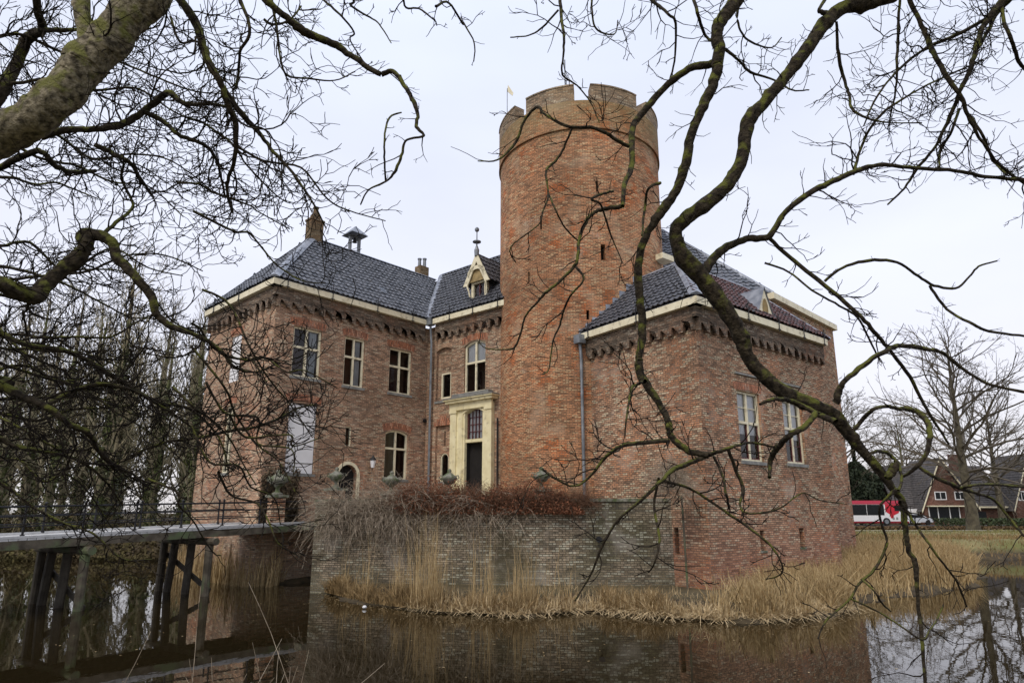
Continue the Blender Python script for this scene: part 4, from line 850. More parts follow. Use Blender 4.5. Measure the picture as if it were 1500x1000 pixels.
uh, zh = FT.hit(877, 789); mb = MB(); q = FT.p(uh, zh, .3); mb.tube([q, q + np.array((*FT.n, 0)) * .12], .10, 10); mb.build('drain_pipe', IRON, terr)
# urns
def urn(loc, lab, s=1.0, pedestal=True):
    t = thing('garden_urn', lab, 'urn', loc, 'stone urns along the terrace')
    mb = MB(); mb.lathe(loc, [(0, 0), (.17 * s, 0), (.17 * s, .05 * s), (.08 * s, .10 * s), (.06 * s, .2 * s), (.10 * s, .25 * s), (.22 * s, .33 * s), (.29 * s, .44 * s), (.31 * s, .50 * s), (.25 * s, .55 * s), (.16 * s, .62 * s), (.10 * s, .66 * s), (0, .66 * s)], 20); mb.build('bowl', STONE, t, smooth=True)
    mb = MB(); mb.lathe(loc + np.array((0, 0, .66 * s)), [(.10 * s, 0), (.06 * s, .04 * s), (.09 * s, .09 * s), (.05 * s, .15 * s), (0, .17 * s)], 12); mb.build('finial_knob', STONE, t, smooth=True)
    for sg in (-1, 1): mb = MB(); mb.tube([loc + np.array((sg * .27 * s, 0, .40 * s)), loc + np.array((sg * .37 * s, 0, .5 * s)), loc + np.array((sg * .33 * s, 0, .58 * s)), loc + np.array((sg * .24 * s, 0, .56 * s))], .025 * s, 6); mb.build('handle', STONE, t)
    return t
def wallpt(px):
    u, z = FT.hit(px, 735); t = u / FT.L; q = TB + (TA - TB) * t + np.array((0, -.35)) * math.sin(math.pi * t); return q
for px, z, lab in ((573, 3.25, 'lidded stone urn on the terrace wall in front of the arched ground-floor window'), (658, 3.3, 'bulbous green stone urn beside the cream portal'), (793, 3.35, 'handled stone urn on the terrace wall in front of the tower')):
    q = wallpt(px); loc = np.array((q[0], q[1] + .15, z)); urn(loc, lab, .9)
    mb = MB(); mb.box((q[0], q[1] + .15, (z + 2.95) / 2 + .03), .5, .45, z - 2.95 - .03); mb.box((q[0], q[1] + .15, z - .04), .6, .55, .07); mb.build('pedestal', BR_TERR, terr)
def pier(px, d, ztop, lab):
    r = ray(px, 750); x = r[0] / r[1] * d; t = thing('gate_pier', lab, 'pier', (x, d, 2.1), 'brick gate piers at the bridge end')
    mb = MB(); mb.box((x, d, (2.0 + ztop) / 2), .5, .5, ztop - 2.0, (.8, .6, 0)); mb.build('shaft', BR_CORNER, t)
    mb = MB(); mb.box((x, d, ztop + .045), .66, .66, .09, (.8, .6, 0)); mb.build('cap', STONE, t); return np.array((x, d, ztop + .09))
q = pier(404, 24.0, 3.15, 'brick gate pier at the castle end of the bridge railing'); urn(q, 'stone urn on the gate pier at the end of the bridge', 1.15)
q = pier(490, 22.9, 3.35, 'brick gate pier half hidden by grey vines'); urn(q, 'stone urn top poking above the grey vines', .9)

# ================================================================ bridge
b0 = np.array((-12.89, 16.6, 1.94)); b1 = np.array((-7.75, 24.7, 2.22)); bd = nrm(b1 - b0); start = b0 - bd * 11.5; BL = np.linalg.norm(b1 - start)
sdv = nrm(np.cross(bd, (0, 0, 1))); BW = 2.6
if sdv[0] > 0: sdv = -sdv       # far side of the bridge
bridge = thing('footbridge', 'timber footbridge with pale deck and black iron railing crossing the moat', 'bridge', tuple(start))
pl = MB(); pl.box((0, 0, 0), .19, BW, .05); po_ = pl.build('deck_plank', DECK); pm = po_.data; bpy.data.objects.remove(po_)
ang = math.atan2(bd[1], bd[0])
for i in range(int(BL / .205)):
    c_ = start + bd * (.1 + i * .205) + sdv * BW / 2 - (0, 0, .03) + np.array((0, 0, random.uniform(-.003, .003)))
    o = bpy.data.objects.new('deck_plank', pm); o.location = c_ - parent_loc(bridge); o.rotation_euler = (0, -math.asin(bd[2]), ang); link(o, bridge)
for s_, m_, nm in ((.05, WOODG, 'edge_beam'), (BW / 2, WOODD, 'centre_beam'), (BW - .05, WOODG, 'edge_beam')):
    mb = MB(); mb.beam(start + sdv * s_ - (0, 0, .17), b1 + sdv * s_ - (0, 0, .17), .14, .22); mb.build(nm, m_, bridge)
# kerb
for s_ in (.06, BW - .06): mb = MB(); mb.beam(start + sdv * s_ + (0, 0, .03), b1 + sdv * s_ + (0, 0, .03), .14, .06); mb.build('kerb', DECK, bridge)
npost = int(BL / 1.4)
postm = MB(); postm.tube([(0, 0, 0), (0, 0, .82)], .028, 6); postm.lathe((0, 0, .82), [(.03, 0), (.05, .04), (0, .09)], 8); postm.tube([(0, 0, .0), (0, 0, .06)], .055, 8); o = postm.build('railing_post', IRON); pmesh = o.data; bpy.data.objects.remove(o)
t0_ = -((start - PY(110, 784, 18.5))[:2] @ bd[:2]) % 1.42
for s_ in (.1, BW - .1):
    for i in range(int(BL / 1.42)):
        o = bpy.data.objects.new('railing_post', pmesh); o.location = start + bd * (t0_ + i * 1.42) + sdv * s_ + (0, 0, .03) - parent_loc(bridge); link(o, bridge)
    for h in (.30, .55, .80): mb = MB(); mb.tube([start + sdv * s_ + (0, 0, h), b1 + sdv * s_ + (0, 0, h)], .02 if h < .7 else .028, 6); mb.build('rail', IRON, bridge)
def trestle(px):
    u = [k for k in np.linspace(0, BL, 400)]; best = min(u, key=lambda k: abs(750 + 957 * (start + bd * k)[0] / (start + bd * k)[1] - px)); c_ = start + bd * best - (0, 0, .42)
    mb = MB(); mb.tube([c_ - sdv * .35, c_ + sdv * (BW + .3)], .12, 10); mb.build('cap_log', WOODG, bridge)
    for s_, lean, m_ in ((.0, .0, WOODG), (BW * .38, .18, WOODD), (BW * .75, .35, WOODD), (BW, .1, WOODD)):
        a = c_ + sdv * s_ - (0, 0, .1); b = a + sdv * lean * 1.0 - (0, 0, 2.6); mb = MB(); mb.tube([a, b], .125, 10); mb.build('pile', m_, bridge)
    for k in (-1,): mb = MB(); mb.beam(c_ - (0, 0, 1.55) + bd * .15, c_ + sdv * BW - (0, 0, .5) + bd * .15, .06, .16); mb.build('brace', WOODD, bridge)
trestle(312); trestle(135); trestle(-150)
mb = MB(); c_ = b1 + bd * .9 + sdv * BW / 2; mb.box(c_ - (0, 0, .13), 2.2, BW + .8, .22, tuple(bd)); mb.build('landing_slab', STONE, bridge)

# pole at corner
p = PZ(1008, 873, .15); mb = MB(); mb.tube([(p[0], p[1], 0), (p[0] - .03, p[1], 3.1)], .035, 7); o = mb.build('grey_pole', WOODG); tag(o, 'thin grey pole standing against the corner of the red brick block', 'pole')

# ================================================================ branches
def unit(v): n = math.sqrt(v[0] * v[0] + v[1] * v[1] + v[2] * v[2]) + 1e-9; return (v[0] / n, v[1] / n, v[2] / n)
rnd = random.random; gs = random.gauss
def perp(d):
    while True:
        v = (gs(0, 1), gs(0, 1), gs(0, 1)); k = v[0] * d[0] + v[1] * d[1] + v[2] * d[2]; v = (v[0] - k * d[0], v[1] - k * d[1], v[2] - k * d[2])
        if v[0] ** 2 + v[1] ** 2 + v[2] ** 2 > .1: return unit(v)
def grow(out, p, d, r, L, lvl, seg=.09, kink=.35, trop=(0, 0, .0), kids=.55, ratio=.6, spread=.9, rmin=.0018, tipup=.0):
    n = max(3, min(14, int(L / seg))); sgl = L / n; pts = [p]; rad = [r]; bend = perp(d); cur = d
    for i in range(n):
        t = (i + 1) / n; k = perp(cur); a = kink * (.35 + .9 * rnd())
        cur = unit((cur[0] + k[0] * a + trop[0] + bend[0] * .05, cur[1] + k[1] * a + trop[1] + bend[1] * .05, cur[2] + k[2] * a + trop[2] + tipup * t + bend[2] * .05))
        q = pts[-1]; q = (q[0] + cur[0] * sgl, q[1] + cur[1] * sgl, q[2] + cur[2] * sgl); pts.append(q); rr = max(rmin * (1 - .35 * t), r * (1 - .72 * t)); rad.append(rr)
        if lvl > 0 and i >= 0 and rnd() < kids and t < .97:
            k = perp(cur); s_ = spread * (.6 + .6 * rnd()); nd = unit((cur[0] + k[0] * s_, cur[1] + k[1] * s_, cur[2] + k[2] * s_))
            grow(out, q, nd, max(rmin, rr * .62), L * ratio * (1.05 - .5 * t) * (.6 + .7 * rnd()), lvl - 1, seg, kink, trop, kids, ratio, spread, rmin, tipup)
    out.append((pts, rad))
def smooth_line(P, Rr, sub=4, jit=0.):
    P = np.asarray(P, float); n = len(P); o, r = [], []
    for i in range(n - 1):
        p0, p1, p2, p3 = P[max(i - 1, 0)], P[i], P[i + 1], P[min(i + 2, n - 1)]
        for k in range(sub):
            t = k / sub; o.append(.5 * ((2 * p1) + (-p0 + p2) * t + (2 * p0 - 5 * p1 + 4 * p2 - p3) * t * t + (-p0 + 3 * p1 - 3 * p2 + p3) * t ** 3)); r.append(Rr[i] * (1 - t) + Rr[i + 1] * t)
    o.append(P[-1]); r.append(Rr[-1]); o = np.array(o); r = np.array(r)
    if jit: o[1:-1] += rng.normal(0, 1, (len(o) - 2, 3)) * np.minimum(r[1:-1, None] * jit * 1.6, .0035); wv_ = np.convolve(rng.normal(0, 1, len(r) + 4), np.ones(5) / 5, 'same')[2:-2]; r = r * (1 + wv_ * .09)
    return o, r
def limb(px, depth0, depth1, wob=.35, ext=None):
    """px: list of (x, y, width_px). returns world polyline with radii"""
    n = len(px); P, Rr = [], []; ph = rnd() * 6
    for i, (x, y, wd) in enumerate(px):
        t = i / (n - 1); d = depth0 + (depth1 - depth0) * t + wob * math.sin(ph + t * 5) * min(1, t * 3); P.append(PY(x, y, d)); c = d * math.cos(PITCH) + (P[-1][2] - EYE) * math.sin(PITCH); Rr.append(wd / 2 / FPX * c)
    if ext: P = [np.array(e[:3]) for e in ext] + P; Rr = [e[3] for e in ext] + Rr
    return P, Rr
def dress(out, P, Rr, every=.16, L=.55, lvl=2, up=.0, kids=.5, rmin=.0022, start=0., spread=.9, trop=(0, 0, 0), vis=True, kink=.38, seg=.08, smax=1.0):
    """side shoots along a limb"""
    acc = every * rnd(); P = np.asarray(P)
    n = len(P)
    for i in range(1, n):
        s_ = P[i] - P[i - 1]; l = np.linalg.norm(s_); acc += l
        while acc > every:
            acc -= every * (.5 + rnd())
            if i / n < start: continue
            d = unit(s_); k = perp(d); f = .35 + .5 * rnd(); q = P[i - 1] + s_ * rnd()
            nd = unit((d[0] * f + k[0] * spread, d[1] * f + k[1] * spread, d[2] * f + k[2] * spread + up))
            LL_ = L * (.35 + .95 * rnd() ** 1.5); grow(out, tuple(q), nd, max(rmin, min(Rr[i] * .6, .005 + LL_ * .007)), LL_, lvl, seg, kink, trop, kids, .55, .9, rmin, .12)
def near_tree(name, lab, limbs, base, mt_trunk=BARK):
    t = thing(name, lab, 'tree', base)
    tw = []
    for (pl_, sd_, m, nm, dr) in limbs:
        P, Rr = smooth_line(*pl_, 5, .10); big = max(Rr) > .03
        if big:   # knotty, fluted surface as real relief
            sb = 26 if max(Rr) > .08 else 12; sd_ = 28 if max(Rr) > .08 else 14; P2, R2 = smooth_line(P, Rr, max(2, sb // 4), 0); Vv, Ff = tubes_mesh([(P2, R2)], sd_)
            cen = np.repeat(P2, sd_, 0); rv = Vv - cen; th = np.tile(np.arange(sd_) * 2 * np.pi / sd_, len(P2)); ln = np.repeat(np.arange(len(P2)), sd_) / 6.0; rr_ = np.repeat(R2, sd_)
            q = Vv * 9; nz_ = np.sin(q[:, 0] * 1.3 + 2 * np.sin(q[:, 1])) * np.sin(q[:, 2] * 1.1 + 1.5 * np.sin(q[:, 0])) ; q = Vv * 31; n2_ = np.sin(q[:, 0] + np.sin(q[:, 2] * .7)) * np.sin(q[:, 1] + q[:, 2] * .8)
            fl = np.sin(th * 5 + ln * .35 + 1.3 * np.sin(ln * .5)); bl = np.zeros(len(Vv)); 
            for _ in range(max(2, int(len(P2) / 22))):
                k_ = rng.integers(0, len(Vv)); dd_ = np.linalg.norm(Vv - Vv[k_], axis=1); s_k = R2[k_ // sd_] * rng.uniform(.35, .7); bl += rng.uniform(.12, .34) * np.exp(-(dd_ / s_k) ** 2)
            Vv = cen + rv * (1 + .07 * nz_ + .035 * n2_ + .035 * fl + bl)[:, None]
        else: Vv, Ff = tubes_mesh([(P, Rr)], 7)
        raw_mesh(nm, Vv, Ff, m, t, True)
        for kw in (dr if isinstance(dr, list) else [dr]):
            if kw: dress(tw, P, Rr, **kw)
    return t, tw
def knots(t, P_list, m):
    for (x, y, d, r) in P_list:
        p = PY(x, y, d); mb = MB(); mb.lathe(p, [(0, -r), (r * .7, -r * .7), (r, 0), (r * .75, r * .6), (0, r * .8)], 10); mb.build('bark_knot', m, t, smooth=True)
D0 = dict(every=.20, L=.55, lvl=2, kids=.5)
# ---- left foreground tree
TL0 = (-8.2, 3.6, .9)
dns = dict(every=.085, L=.95, lvl=3, kids=.42, seg=.09, rmin=.0052, kink=.50)
mid = dict(every=.12, L=.75, lvl=3, kids=.40, seg=.09, rmin=.0052, kink=.50)
spa = dict(every=.17, L=.5, lvl=2, kids=.5, seg=.07, rmin=.0021)
LT = []
def addL(px, d0, d1, m, nm, dr, ext=None, wob=.3): LT.append((limb(px, d0, d1, wob, ext), None, m, nm, dr))
LT.append((([TL0, (-8.1, 3.7, 2.5), (-7.6, 4.1, 4.2), (-7.1, 4.6, 5.4)], [.42, .36, .33, .3]), None, BARKT, 'trunk', None))
addL([(-120, 235, 60), (-50, 218, 58), (0, 197, 57), (40, 178, 52), (78, 152, 50), (105, 122, 50), (125, 92, 56), (155, 62, 54), (185, 30, 52), (212, 0, 54), (250, -50, 50), (310, -140, 42)], 6.0, 5.4, BARKT, 'limb', dict(every=.2, L=.9, lvl=3, kids=.5), ext=[(-7.1, 4.6, 5.4, .28), (-5.6, 5.6, 5.0, .21)], wob=.15)
addL([(128, 70, 26), (124, 40, 22), (120, 15, 22), (124, -30, 22)], 5.6, 5.6, BARKT, 'limb', None, wob=.02)
addL([(-40, 200, 20), (0, 138, 19), (22, 98, 16), (42, 55, 15), (62, 44, 12), (56, 18, 11), (50, -30, 11)], 7, 6.5, BARK, 'limb', mid)
addL([(62, 44, 8), (100, 44, 5), (140, 42, 4), (175, 50, 3)], 6.7, 7, BARK, 'branch', mid)
addL([(235, -60, 14), (258, -8, 11), (285, 30, 12), (296, 62, 12), (305, 92, 11), (322, 118, 10), (333, 150, 9), (345, 185, 8), (343, 235, 6), (333, 272, 5), (340, 312, 3)], 5.8, 6.6, BARK, 'branch', dns)
addL([(324, 125, 8), (352, 165, 8), (380, 195, 6), (400, 222, 5), (430, 255, 4), (460, 300, 3), (478, 335, 2)], 6.1, 6.8, BARK, 'branch', dns)
addL([(345, -60, 12), (385, -5, 10), (415, 22, 10), (440, 42, 11), (465, 55, 11), (492, 66, 10), (520, 85, 8), (553, 108, 8), (575, 105, 7), (592, 125, 6), (605, 148, 6), (612, 168, 5), (610, 186, 5), (621, 199, 4), (595, 206, 3.5), (588, 228, 4), (578, 252, 4), (565, 266, 3), (540, 278, 2.4), (528, 300, 2)], 5.6, 6.4, BARK, 'branch', [dict(every=.22, L=.42, lvl=2, kids=.45, rmin=.0035), dict(every=.1, L=.7, lvl=3, kids=.5, start=.0, trop=(0, 0, .0))][:1])
addL([(565, 265, 3), (563, 230, 3), (564, 196, 3), (571, 172, 3), (588, 165, 2)], 6.4, 6.4, BARK, 'branch', dict(every=.4, L=.12, lvl=1))
addL([(340, -30, 6), (365, 40, 5), (352, 75, 4), (350, 100, 4), (345, 130, 3)], 6, 6.2, BARK, 'branch', mid)
addL([(395, -20, 4), (405, 40, 4), (410, 80, 3), (420, 110, 3), (450, 115, 3), (490, 118, 2), (520, 105, 2)], 6.2, 6.6, BARK, 'branch', mid)
addL([(60, 200, 11), (100, 190, 10), (135, 190, 9), (175, 183, 9), (208, 165, 9), (235, 143, 9), (250, 137, 9), (272, 153, 6), (308, 152, 5), (340, 158, 3)], 6.2, 6.8, BARK, 'branch', dns)
addL([(212, 165, 7), (240, 178, 7), (260, 197, 6), (290, 208, 6), (310, 222, 5), (322, 250, 4), (330, 290, 3)], 6.4, 7, BARK, 'branch', dns)
addL([(-30, 262, 10), (0, 245, 9), (35, 228, 9), (60, 222, 8), (85, 245, 7), (110, 252, 6), (140, 250, 5)], 6.6, 7, BARK, 'branch', dns)
addL([(140, 212, 8), (165, 225, 7), (190, 238, 6), (205, 260, 5), (225, 290, 3)], 6.6, 7.2, BARK, 'branch', dns)
addL([(-60, 395, 26), (0, 415, 22), (28, 428, 22), (52, 432, 23), (80, 405, 21), (110, 380, 20), (128, 358, 18), (120, 346, 18), (136, 343, 18), (164, 354, 15), (172, 378, 14), (196, 402, 13), (222, 436, 12), (232, 465, 10), (258, 480, 9), (290, 492, 6), (320, 510, 5), (345, 538, 4), (375, 545, 3), (410, 530, 2.5)], 5.6, 7.2, BARK, 'limb', [dict(every=.11, L=1.0, lvl=3, kids=.42, seg=.09, rmin=.0052, kink=.50)], ext=[(-7.6, 4.1, 4.2, .2), (-5.4, 5.2, 4.4, .12)])
addL([(150, 344, 6), (175, 322, 5), (195, 300, 4), (178, 262, 4), (182, 240, 3)], 6.3, 6.8, BARK, 'branch', dns)
addL([(-30, 480, 9), (0, 487, 8), (40, 505, 8), (100, 515, 7), (140, 535, 7), (180, 560, 6), (230, 588, 5), (280, 600, 4), (320, 640, 3), (335, 690, 2.5)], 7, 8.0, BARK, 'branch', dns)
addL([(-40, 550, 14), (0, 565, 13), (40, 583, 12), (75, 600, 9), (100, 620, 8), (130, 635, 7), (145, 660, 7), (160, 676, 6), (170, 688, 4), (172, 670, 3), (168, 662, 2.6)], 6.2, 7.2, BARK, 'branch', dns, ext=[(-7.6, 4.1, 4.0, .15)])
addL([(72, 592, 7), (100, 575, 7), (120, 568, 6), (150, 562, 6), (190, 570, 5), (225, 588, 4), (262, 612, 3), (300, 640, 2.5)], 6.5, 7.4, BARK, 'branch', dns)
addL([(-30, 630, 9), (0, 643, 8), (30, 655, 7), (60, 660, 6), (110, 672, 5), (150, 700, 3), (180, 740, 2)], 6.6, 7.4, BARK, 'branch', dns)
addL([(190, 668, 4), (240, 648, 4), (295, 640, 4.5), (340, 630, 4.5), (370, 627, 4), (410, 612, 4), (435, 598, 3), (465, 592, 2)], 7.2, 7.8, BARK, 'branch', dns)
for k in range(19):    # drooping spray filling the left side
    y0 = random.uniform(60, 720); x0 = -40; L_ = random.uniform(180, 420); d0 = random.uniform(6.5, 9.5); y = y0; pts = []; nn_ = 7; sl_ = random.uniform(-.25, .35)
    for i in range(nn_): pts.append((x0 + L_ * i / (nn_ - 1), y, 5.5 * (1 - .7 * i / (nn_ - 1)))); y += L_ / nn_ * sl_ + gs(0, 16); sl_ += .07
    addL(pts, d0, d0 + .8, BARK, 'branch', dict(every=.13, L=.95, lvl=3, kids=.42, seg=.09, rmin=.0052, kink=.50))
for x0, y0, x1, y1 in ((270, 470, 400, 560), (300, 560, 440, 690), (330, 600, 470, 650), (280, 640, 420, 760), (260, 560, 380, 700), (340, 520, 480, 560), (240, 700, 330, 820), (330, 690, 430, 830), (260, 160, 440, 300), (250, 250, 420, 330), (300, 300, 470, 420), (350, 200, 560, 330), (240, 40, 330, 120), (380, 30, 470, 20), (300, 420, 450, 640), (290, 520, 440, 720), (560, -10, 640, 40), (500, -20, 560, 60), (460, -30, 540, 90), (640, -15, 690, 85)):
    pts = [(x0 + (x1 - x0) * t + gs(0, 9), y0 + (y1 - y0) * t + gs(0, 9), 4 * (1 - .6 * t)) for t in np.linspace(0, 1, 6)]; addL(pts, 6.3, 7.2, BARK, 'branch', dict(every=.14 if x0 < 450 else .2, L=.65 if x0 < 450 else .3, lvl=3 if x0 < 450 else 2, kids=.42, seg=.09, rmin=.0050, kink=.50))
def finish_tree(args, name, lab, base, knot=()):
    t, tw = near_tree(name, lab, args, base)
    Vv, Ff = tubes_mesh([(np.array(a), np.array(b)) for a, b in tw], 4); o = raw_mesh('twigs', Vv, Ff, TWIG, t, True); o['kind'] = 'stuff'; print(name, len(tw), len(Ff)); return t
tl = finish_tree(LT, 'bare_tree', 'mossy bare tree with thick leaning limb and dense twigs at the upper left', TL0)

# ---- right foreground tree
RT = []
def addR(px, d0, d1, nm, dr, ext=None, wob=.3, m=BARK): RT.append((limb(px, d0, d1, wob, ext), None, m, nm, dr))
TR0 = (9.5, 3.4, .9)
rs = dict(every=.22, L=.44, lvl=2, kids=.38, seg=.09, rmin=.0048, kink=.46)
rm = dict(every=.13, L=.55, lvl=2, kids=.45, seg=.09, rmin=.0048, kink=.46)
rd = dict(every=.10, L=.7, lvl=3, kids=.38, seg=.09, rmin=.0048, kink=.46)
RT.append((([TR0, (9.3, 3.6, 4), (8.6, 4.2, 7.5), (7.6, 5.0, 9.6)], [.45, .36, .3, .22]), None, BARKT, 'trunk', None))
addR([(1340, -20, 24), (1300, -6, 23), (1275, 3, 21), (1235, 12, 20), (1207, 35, 20), (1190, 60, 19), (1165, 95, 18), (1140, 125, 17), (1112, 158, 17), (1095, 180, 20), (1088, 225, 17), (1070, 265, 19), (1040, 295, 20), (1005, 320, 21), (990, 340, 20), (1000, 375, 24), (1028, 408, 24), (1055, 442, 23), (1080, 482, 22), (1092, 515, 20), (1115, 547, 19), (1150, 575, 19), (1195, 595, 21), (1225, 612, 22), (1243, 635, 18), (1265, 662, 15), (1290, 690, 12), (1308, 715, 10), (1322, 735, 9), (1326, 770, 8), (1330, 800, 7), (1341, 830, 7), (1344, 870, 5), (1350, 930, 5), (1356, 1010, 4.5)], 6.8, 7.0, 'limb', rs, ext=[(7.6, 5.0, 9.6, .2), (6.2, 6.2, 9.0, .12)], wob=.35)
addR([(1030, 402, 16), (1045, 378, 13), (1065, 362, 11), (1095, 350, 10), (1126, 346, 9), (1150, 312, 8), (1185, 283, 9), (1222, 265, 8), (1250, 252, 7), (1285, 242, 6), (1330, 245, 5), (1400, 250, 5), (1440, 258, 5), (1500, 264, 5)], 6.9, 7.4, 'branch', rm)
addR([(1128, 350, 6), (1165, 384, 6), (1208, 418, 6), (1256, 459, 6), (1280, 485, 6), (1301, 510, 5), (1333, 552, 5), (1358, 600, 4), (1390, 650, 3)], 7.0, 7.6, 'branch', rs)
addR([(1120, 385, 3), (1155, 398, 3), (1190, 425, 3), (1230, 448, 3), (1256, 465, 3), (1275, 500, 3), (1290, 530, 2)], 7.2, 7.4, 'branch', rs)
addR([(1208, 412, 4), (1234, 392, 4), (1272, 382, 5), (1314, 384, 4), (1346, 405, 4), (1368, 418, 4), (1400, 422, 3.4), (1420, 405, 3), (1434, 390, 3), (1461, 382, 2)], 7.1, 7.3, 'branch', dict(every=.5, L=.2, lvl=1))
addR([(1362, 418, 4), (1387, 453, 4), (1426, 475, 4), (1448, 485, 4), (1500, 492, 3.5)], 7.2, 7.3, 'branch', dict(every=.5, L=.2, lvl=1))
addR([(1224, 590, 10), (1230, 570, 9), (1240, 555, 8), (1272, 530, 7), (1304, 510, 7), (1323, 506, 7), (1352, 510, 6), (1381, 517, 5), (1413, 542, 5), (1448, 562, 4), (1500, 574, 4)], 6.9, 7.4, 'branch', rs)
addR([(1113, 592, 4), (1134, 585, 6), (1162, 588, 7), (1190, 602, 8), (1224, 618, 10)], 6.6, 6.9, 'branch', dict(every=.2, L=.3, lvl=2))
addR([(1196, 605, 9), (1178, 625, 8), (1156, 637, 9), (1142, 652, 8), (1131, 668, 8), (1128, 682, 7), (1127, 699, 5)], 6.8, 6.8, 'branch', dict(every=.5, L=.15, lvl=1))
addR([(1095, -40, 22), (1078, 0, 21), (1060, 25, 18), (1050, 45, 17), (1053, 80, 17), (1046, 120, 15), (1030, 155, 14), (1012, 198, 13), (1002, 248, 13), (987, 285, 13), (965, 315, 13), (947, 345, 12), (936, 380, 11), (936, 430, 12), (941, 470, 12), (938, 510, 11), (936, 540, 12), (946, 560, 11), (965, 590, 10), (978, 615, 9), (984, 640, 9), (1008, 660, 9), (1038, 666, 8)], 6.4, 6.6, 'limb', rs, ext=[(7.6, 5.0, 9.6, .2), (4.6, 6.4, 9.2, .11)])
addR([(1038, 666, 7), (1072, 655, 5), (1100, 648, 4), (1140, 655, 3)], 6.6, 6.8, 'branch', rs)
addR([(1035, 667, 7), (1010, 678, 7), (985, 688, 7), (970, 703, 6), (942, 730, 5), (905, 762, 4), (882, 800, 4), (866, 840, 3), (842, 880, 2.5)], 6.6, 6.4, 'branch', rs)
addR([(970, 703, 5), (1010, 715, 4), (1050, 740, 4), (1100, 775, 4), (1130, 800, 3), (1146, 828, 2.6), (1142, 842, 2.4), (1122, 848, 2)], 6.5, 6.8, 'branch', rm)
addR([(1045, 668, 4), (1058, 695, 4), (1064, 725, 4), (1068, 745, 3)], 6.6, 6.6, 'branch', rs)
addR([(1066, 655, 5), (1078, 690, 5), (1088, 715, 6), (1084, 740, 3), (1098, 752, 3), (1140, 745, 2.5), (1175, 722, 2), (1200, 732, 2), (1240, 738, 1.6)], 6.7, 6.9, 'branch', rs)
addR([(980, 646, 7), (945, 648, 6), (908, 654, 6), (885, 672, 5), (862, 700, 4), (840, 712, 3), (812, 700, 2.6), (795, 688, 2)], 6.5, 6.4, 'branch', rm)
addR([(965, 700, 4), (958, 740, 4), (966, 790, 4), (958, 825, 3), (950, 838, 2)], 6.5, 6.5, 'branch', rs)
addR([(945, 558, 6), (935, 562, 5), (925, 570, 4), (918, 610, 3), (915, 640, 2)], 6.5, 6.4, 'branch', rm)
addR([(1050, 92, 12), (1030, 96, 11), (1008, 102, 10), (972, 130, 10), (942, 165, 9), (926, 190, 9), (926, 240, 8), (916, 268, 7), (912, 302, 6)], 6.5, 6.3, 'branch', dict(every=.25, L=.3, lvl=2))
addR([(921, 214, 6), (904, 205, 5), (873, 188, 5), (834, 186, 5), (800, 169, 4), (786, 157, 4), (767, 179, 4), (755, 210, 4), (729, 234, 2.6), (700, 236, 1.6)], 6.4, 6.2, 'branch', rs)
addR([(838, 188, 4), (828, 212, 4), (815, 235, 4), (800, 250, 3.5), (803, 285, 3), (795, 310, 2.4), (788, 330, 2), (748, 362, 2), (756, 385, 1.6)], 6.3, 6.3, 'branch', rs)
addR([(803, 283, 3), (815, 310, 2.6), (828, 334, 2.6), (846, 352, 2.4)], 6.3, 6.3, 'branch', None)
addR([(912, 302, 7), (890, 305, 6), (873, 310, 6), (858, 325, 6), (848, 353, 5), (847, 372, 5), (842, 389, 5), (824, 408, 4), (798, 430, 4), (782, 448, 3), (770, 463, 3), (762, 490, 3), (753, 509, 3), (735, 512, 2), (712, 510, 1.6), (700, 500, 1.2)], 6.3, 6.4, 'branch', rs)
addR([(842, 389, 4), (855, 409, 3.4), (838, 430, 3), (828, 448, 3), (820, 476, 3), (810, 500, 2.6), (804, 540, 2), (795, 548, 1.6)], 6.3, 6.4, 'branch', rs)
addR([(898, 280, 4), (880, 285, 4), (866, 292, 4), (880, 300, 3), (890, 330, 3), (898, 352, 2), (912, 385, 1.6)], 6.3, 6.3, 'branch', rs)
addR([(967, 268, 5), (950, 276, 4), (945, 300, 4), (940, 345, 3)], 6.3, 6.2, 'branch', None)
addR([(820, -20, 5), (822, 20, 5), (826, 55, 4), (825, 85, 3), (824, 110, 3), (845, 125, 2.4), (865, 150, 2), (878, 180, 1.6)], 6.6, 6.4, 'branch', rm)
addR([(818, 15, 3), (795, 40, 3), (775, 52, 2), (748, 55, 1.8)], 6.6, 6.6, 'branch', dict(every=.5, L=.1, lvl=1))
addR([(930, -20, 5), (960, 5, 5), (980, 22, 4), (990, 35, 4), (988, 90, 3), (980, 120, 2.4)], 6.6, 6.6, 'branch', rm)
addR([(1010, -20, 5), (1022, 20, 5), (1032, 50, 4), (1042, 60, 4)], 6.6, 6.4, 'branch', rs)
addR([(866, -10, 3), (868, 25, 3), (876, 45, 3), (900, 50, 2), (905, 30, 1.6)], 6.7, 6.7, 'branch', rm)
addR([(1062, 72, 5), (1082, 88, 4), (1100, 106, 4), (1135, 118, 3), (1160, 132, 2.6), (1185, 132, 2)], 6.8, 7.0, 'branch', rm)
addR([(1090, -10, 4), (1080, 20, 4), (1085, 45, 3), (1100, 62, 3), (1130, 70, 2), (1145, 55, 1.6)], 6.8, 7.0, 'branch', rm)
addR([(1225, 32, 4), (1228, 80, 5), (1236, 115, 5), (1244, 140, 4), (1248, 160, 4), (1275, 175, 3), (1310, 180, 2), (1350, 180, 2)], 7.0, 7.2, 'branch', rm)
addR([(1210, 20, 8), (1200, 14, 5), (1215, -8, 5)], 6.8, 6.8, 'branch', None)
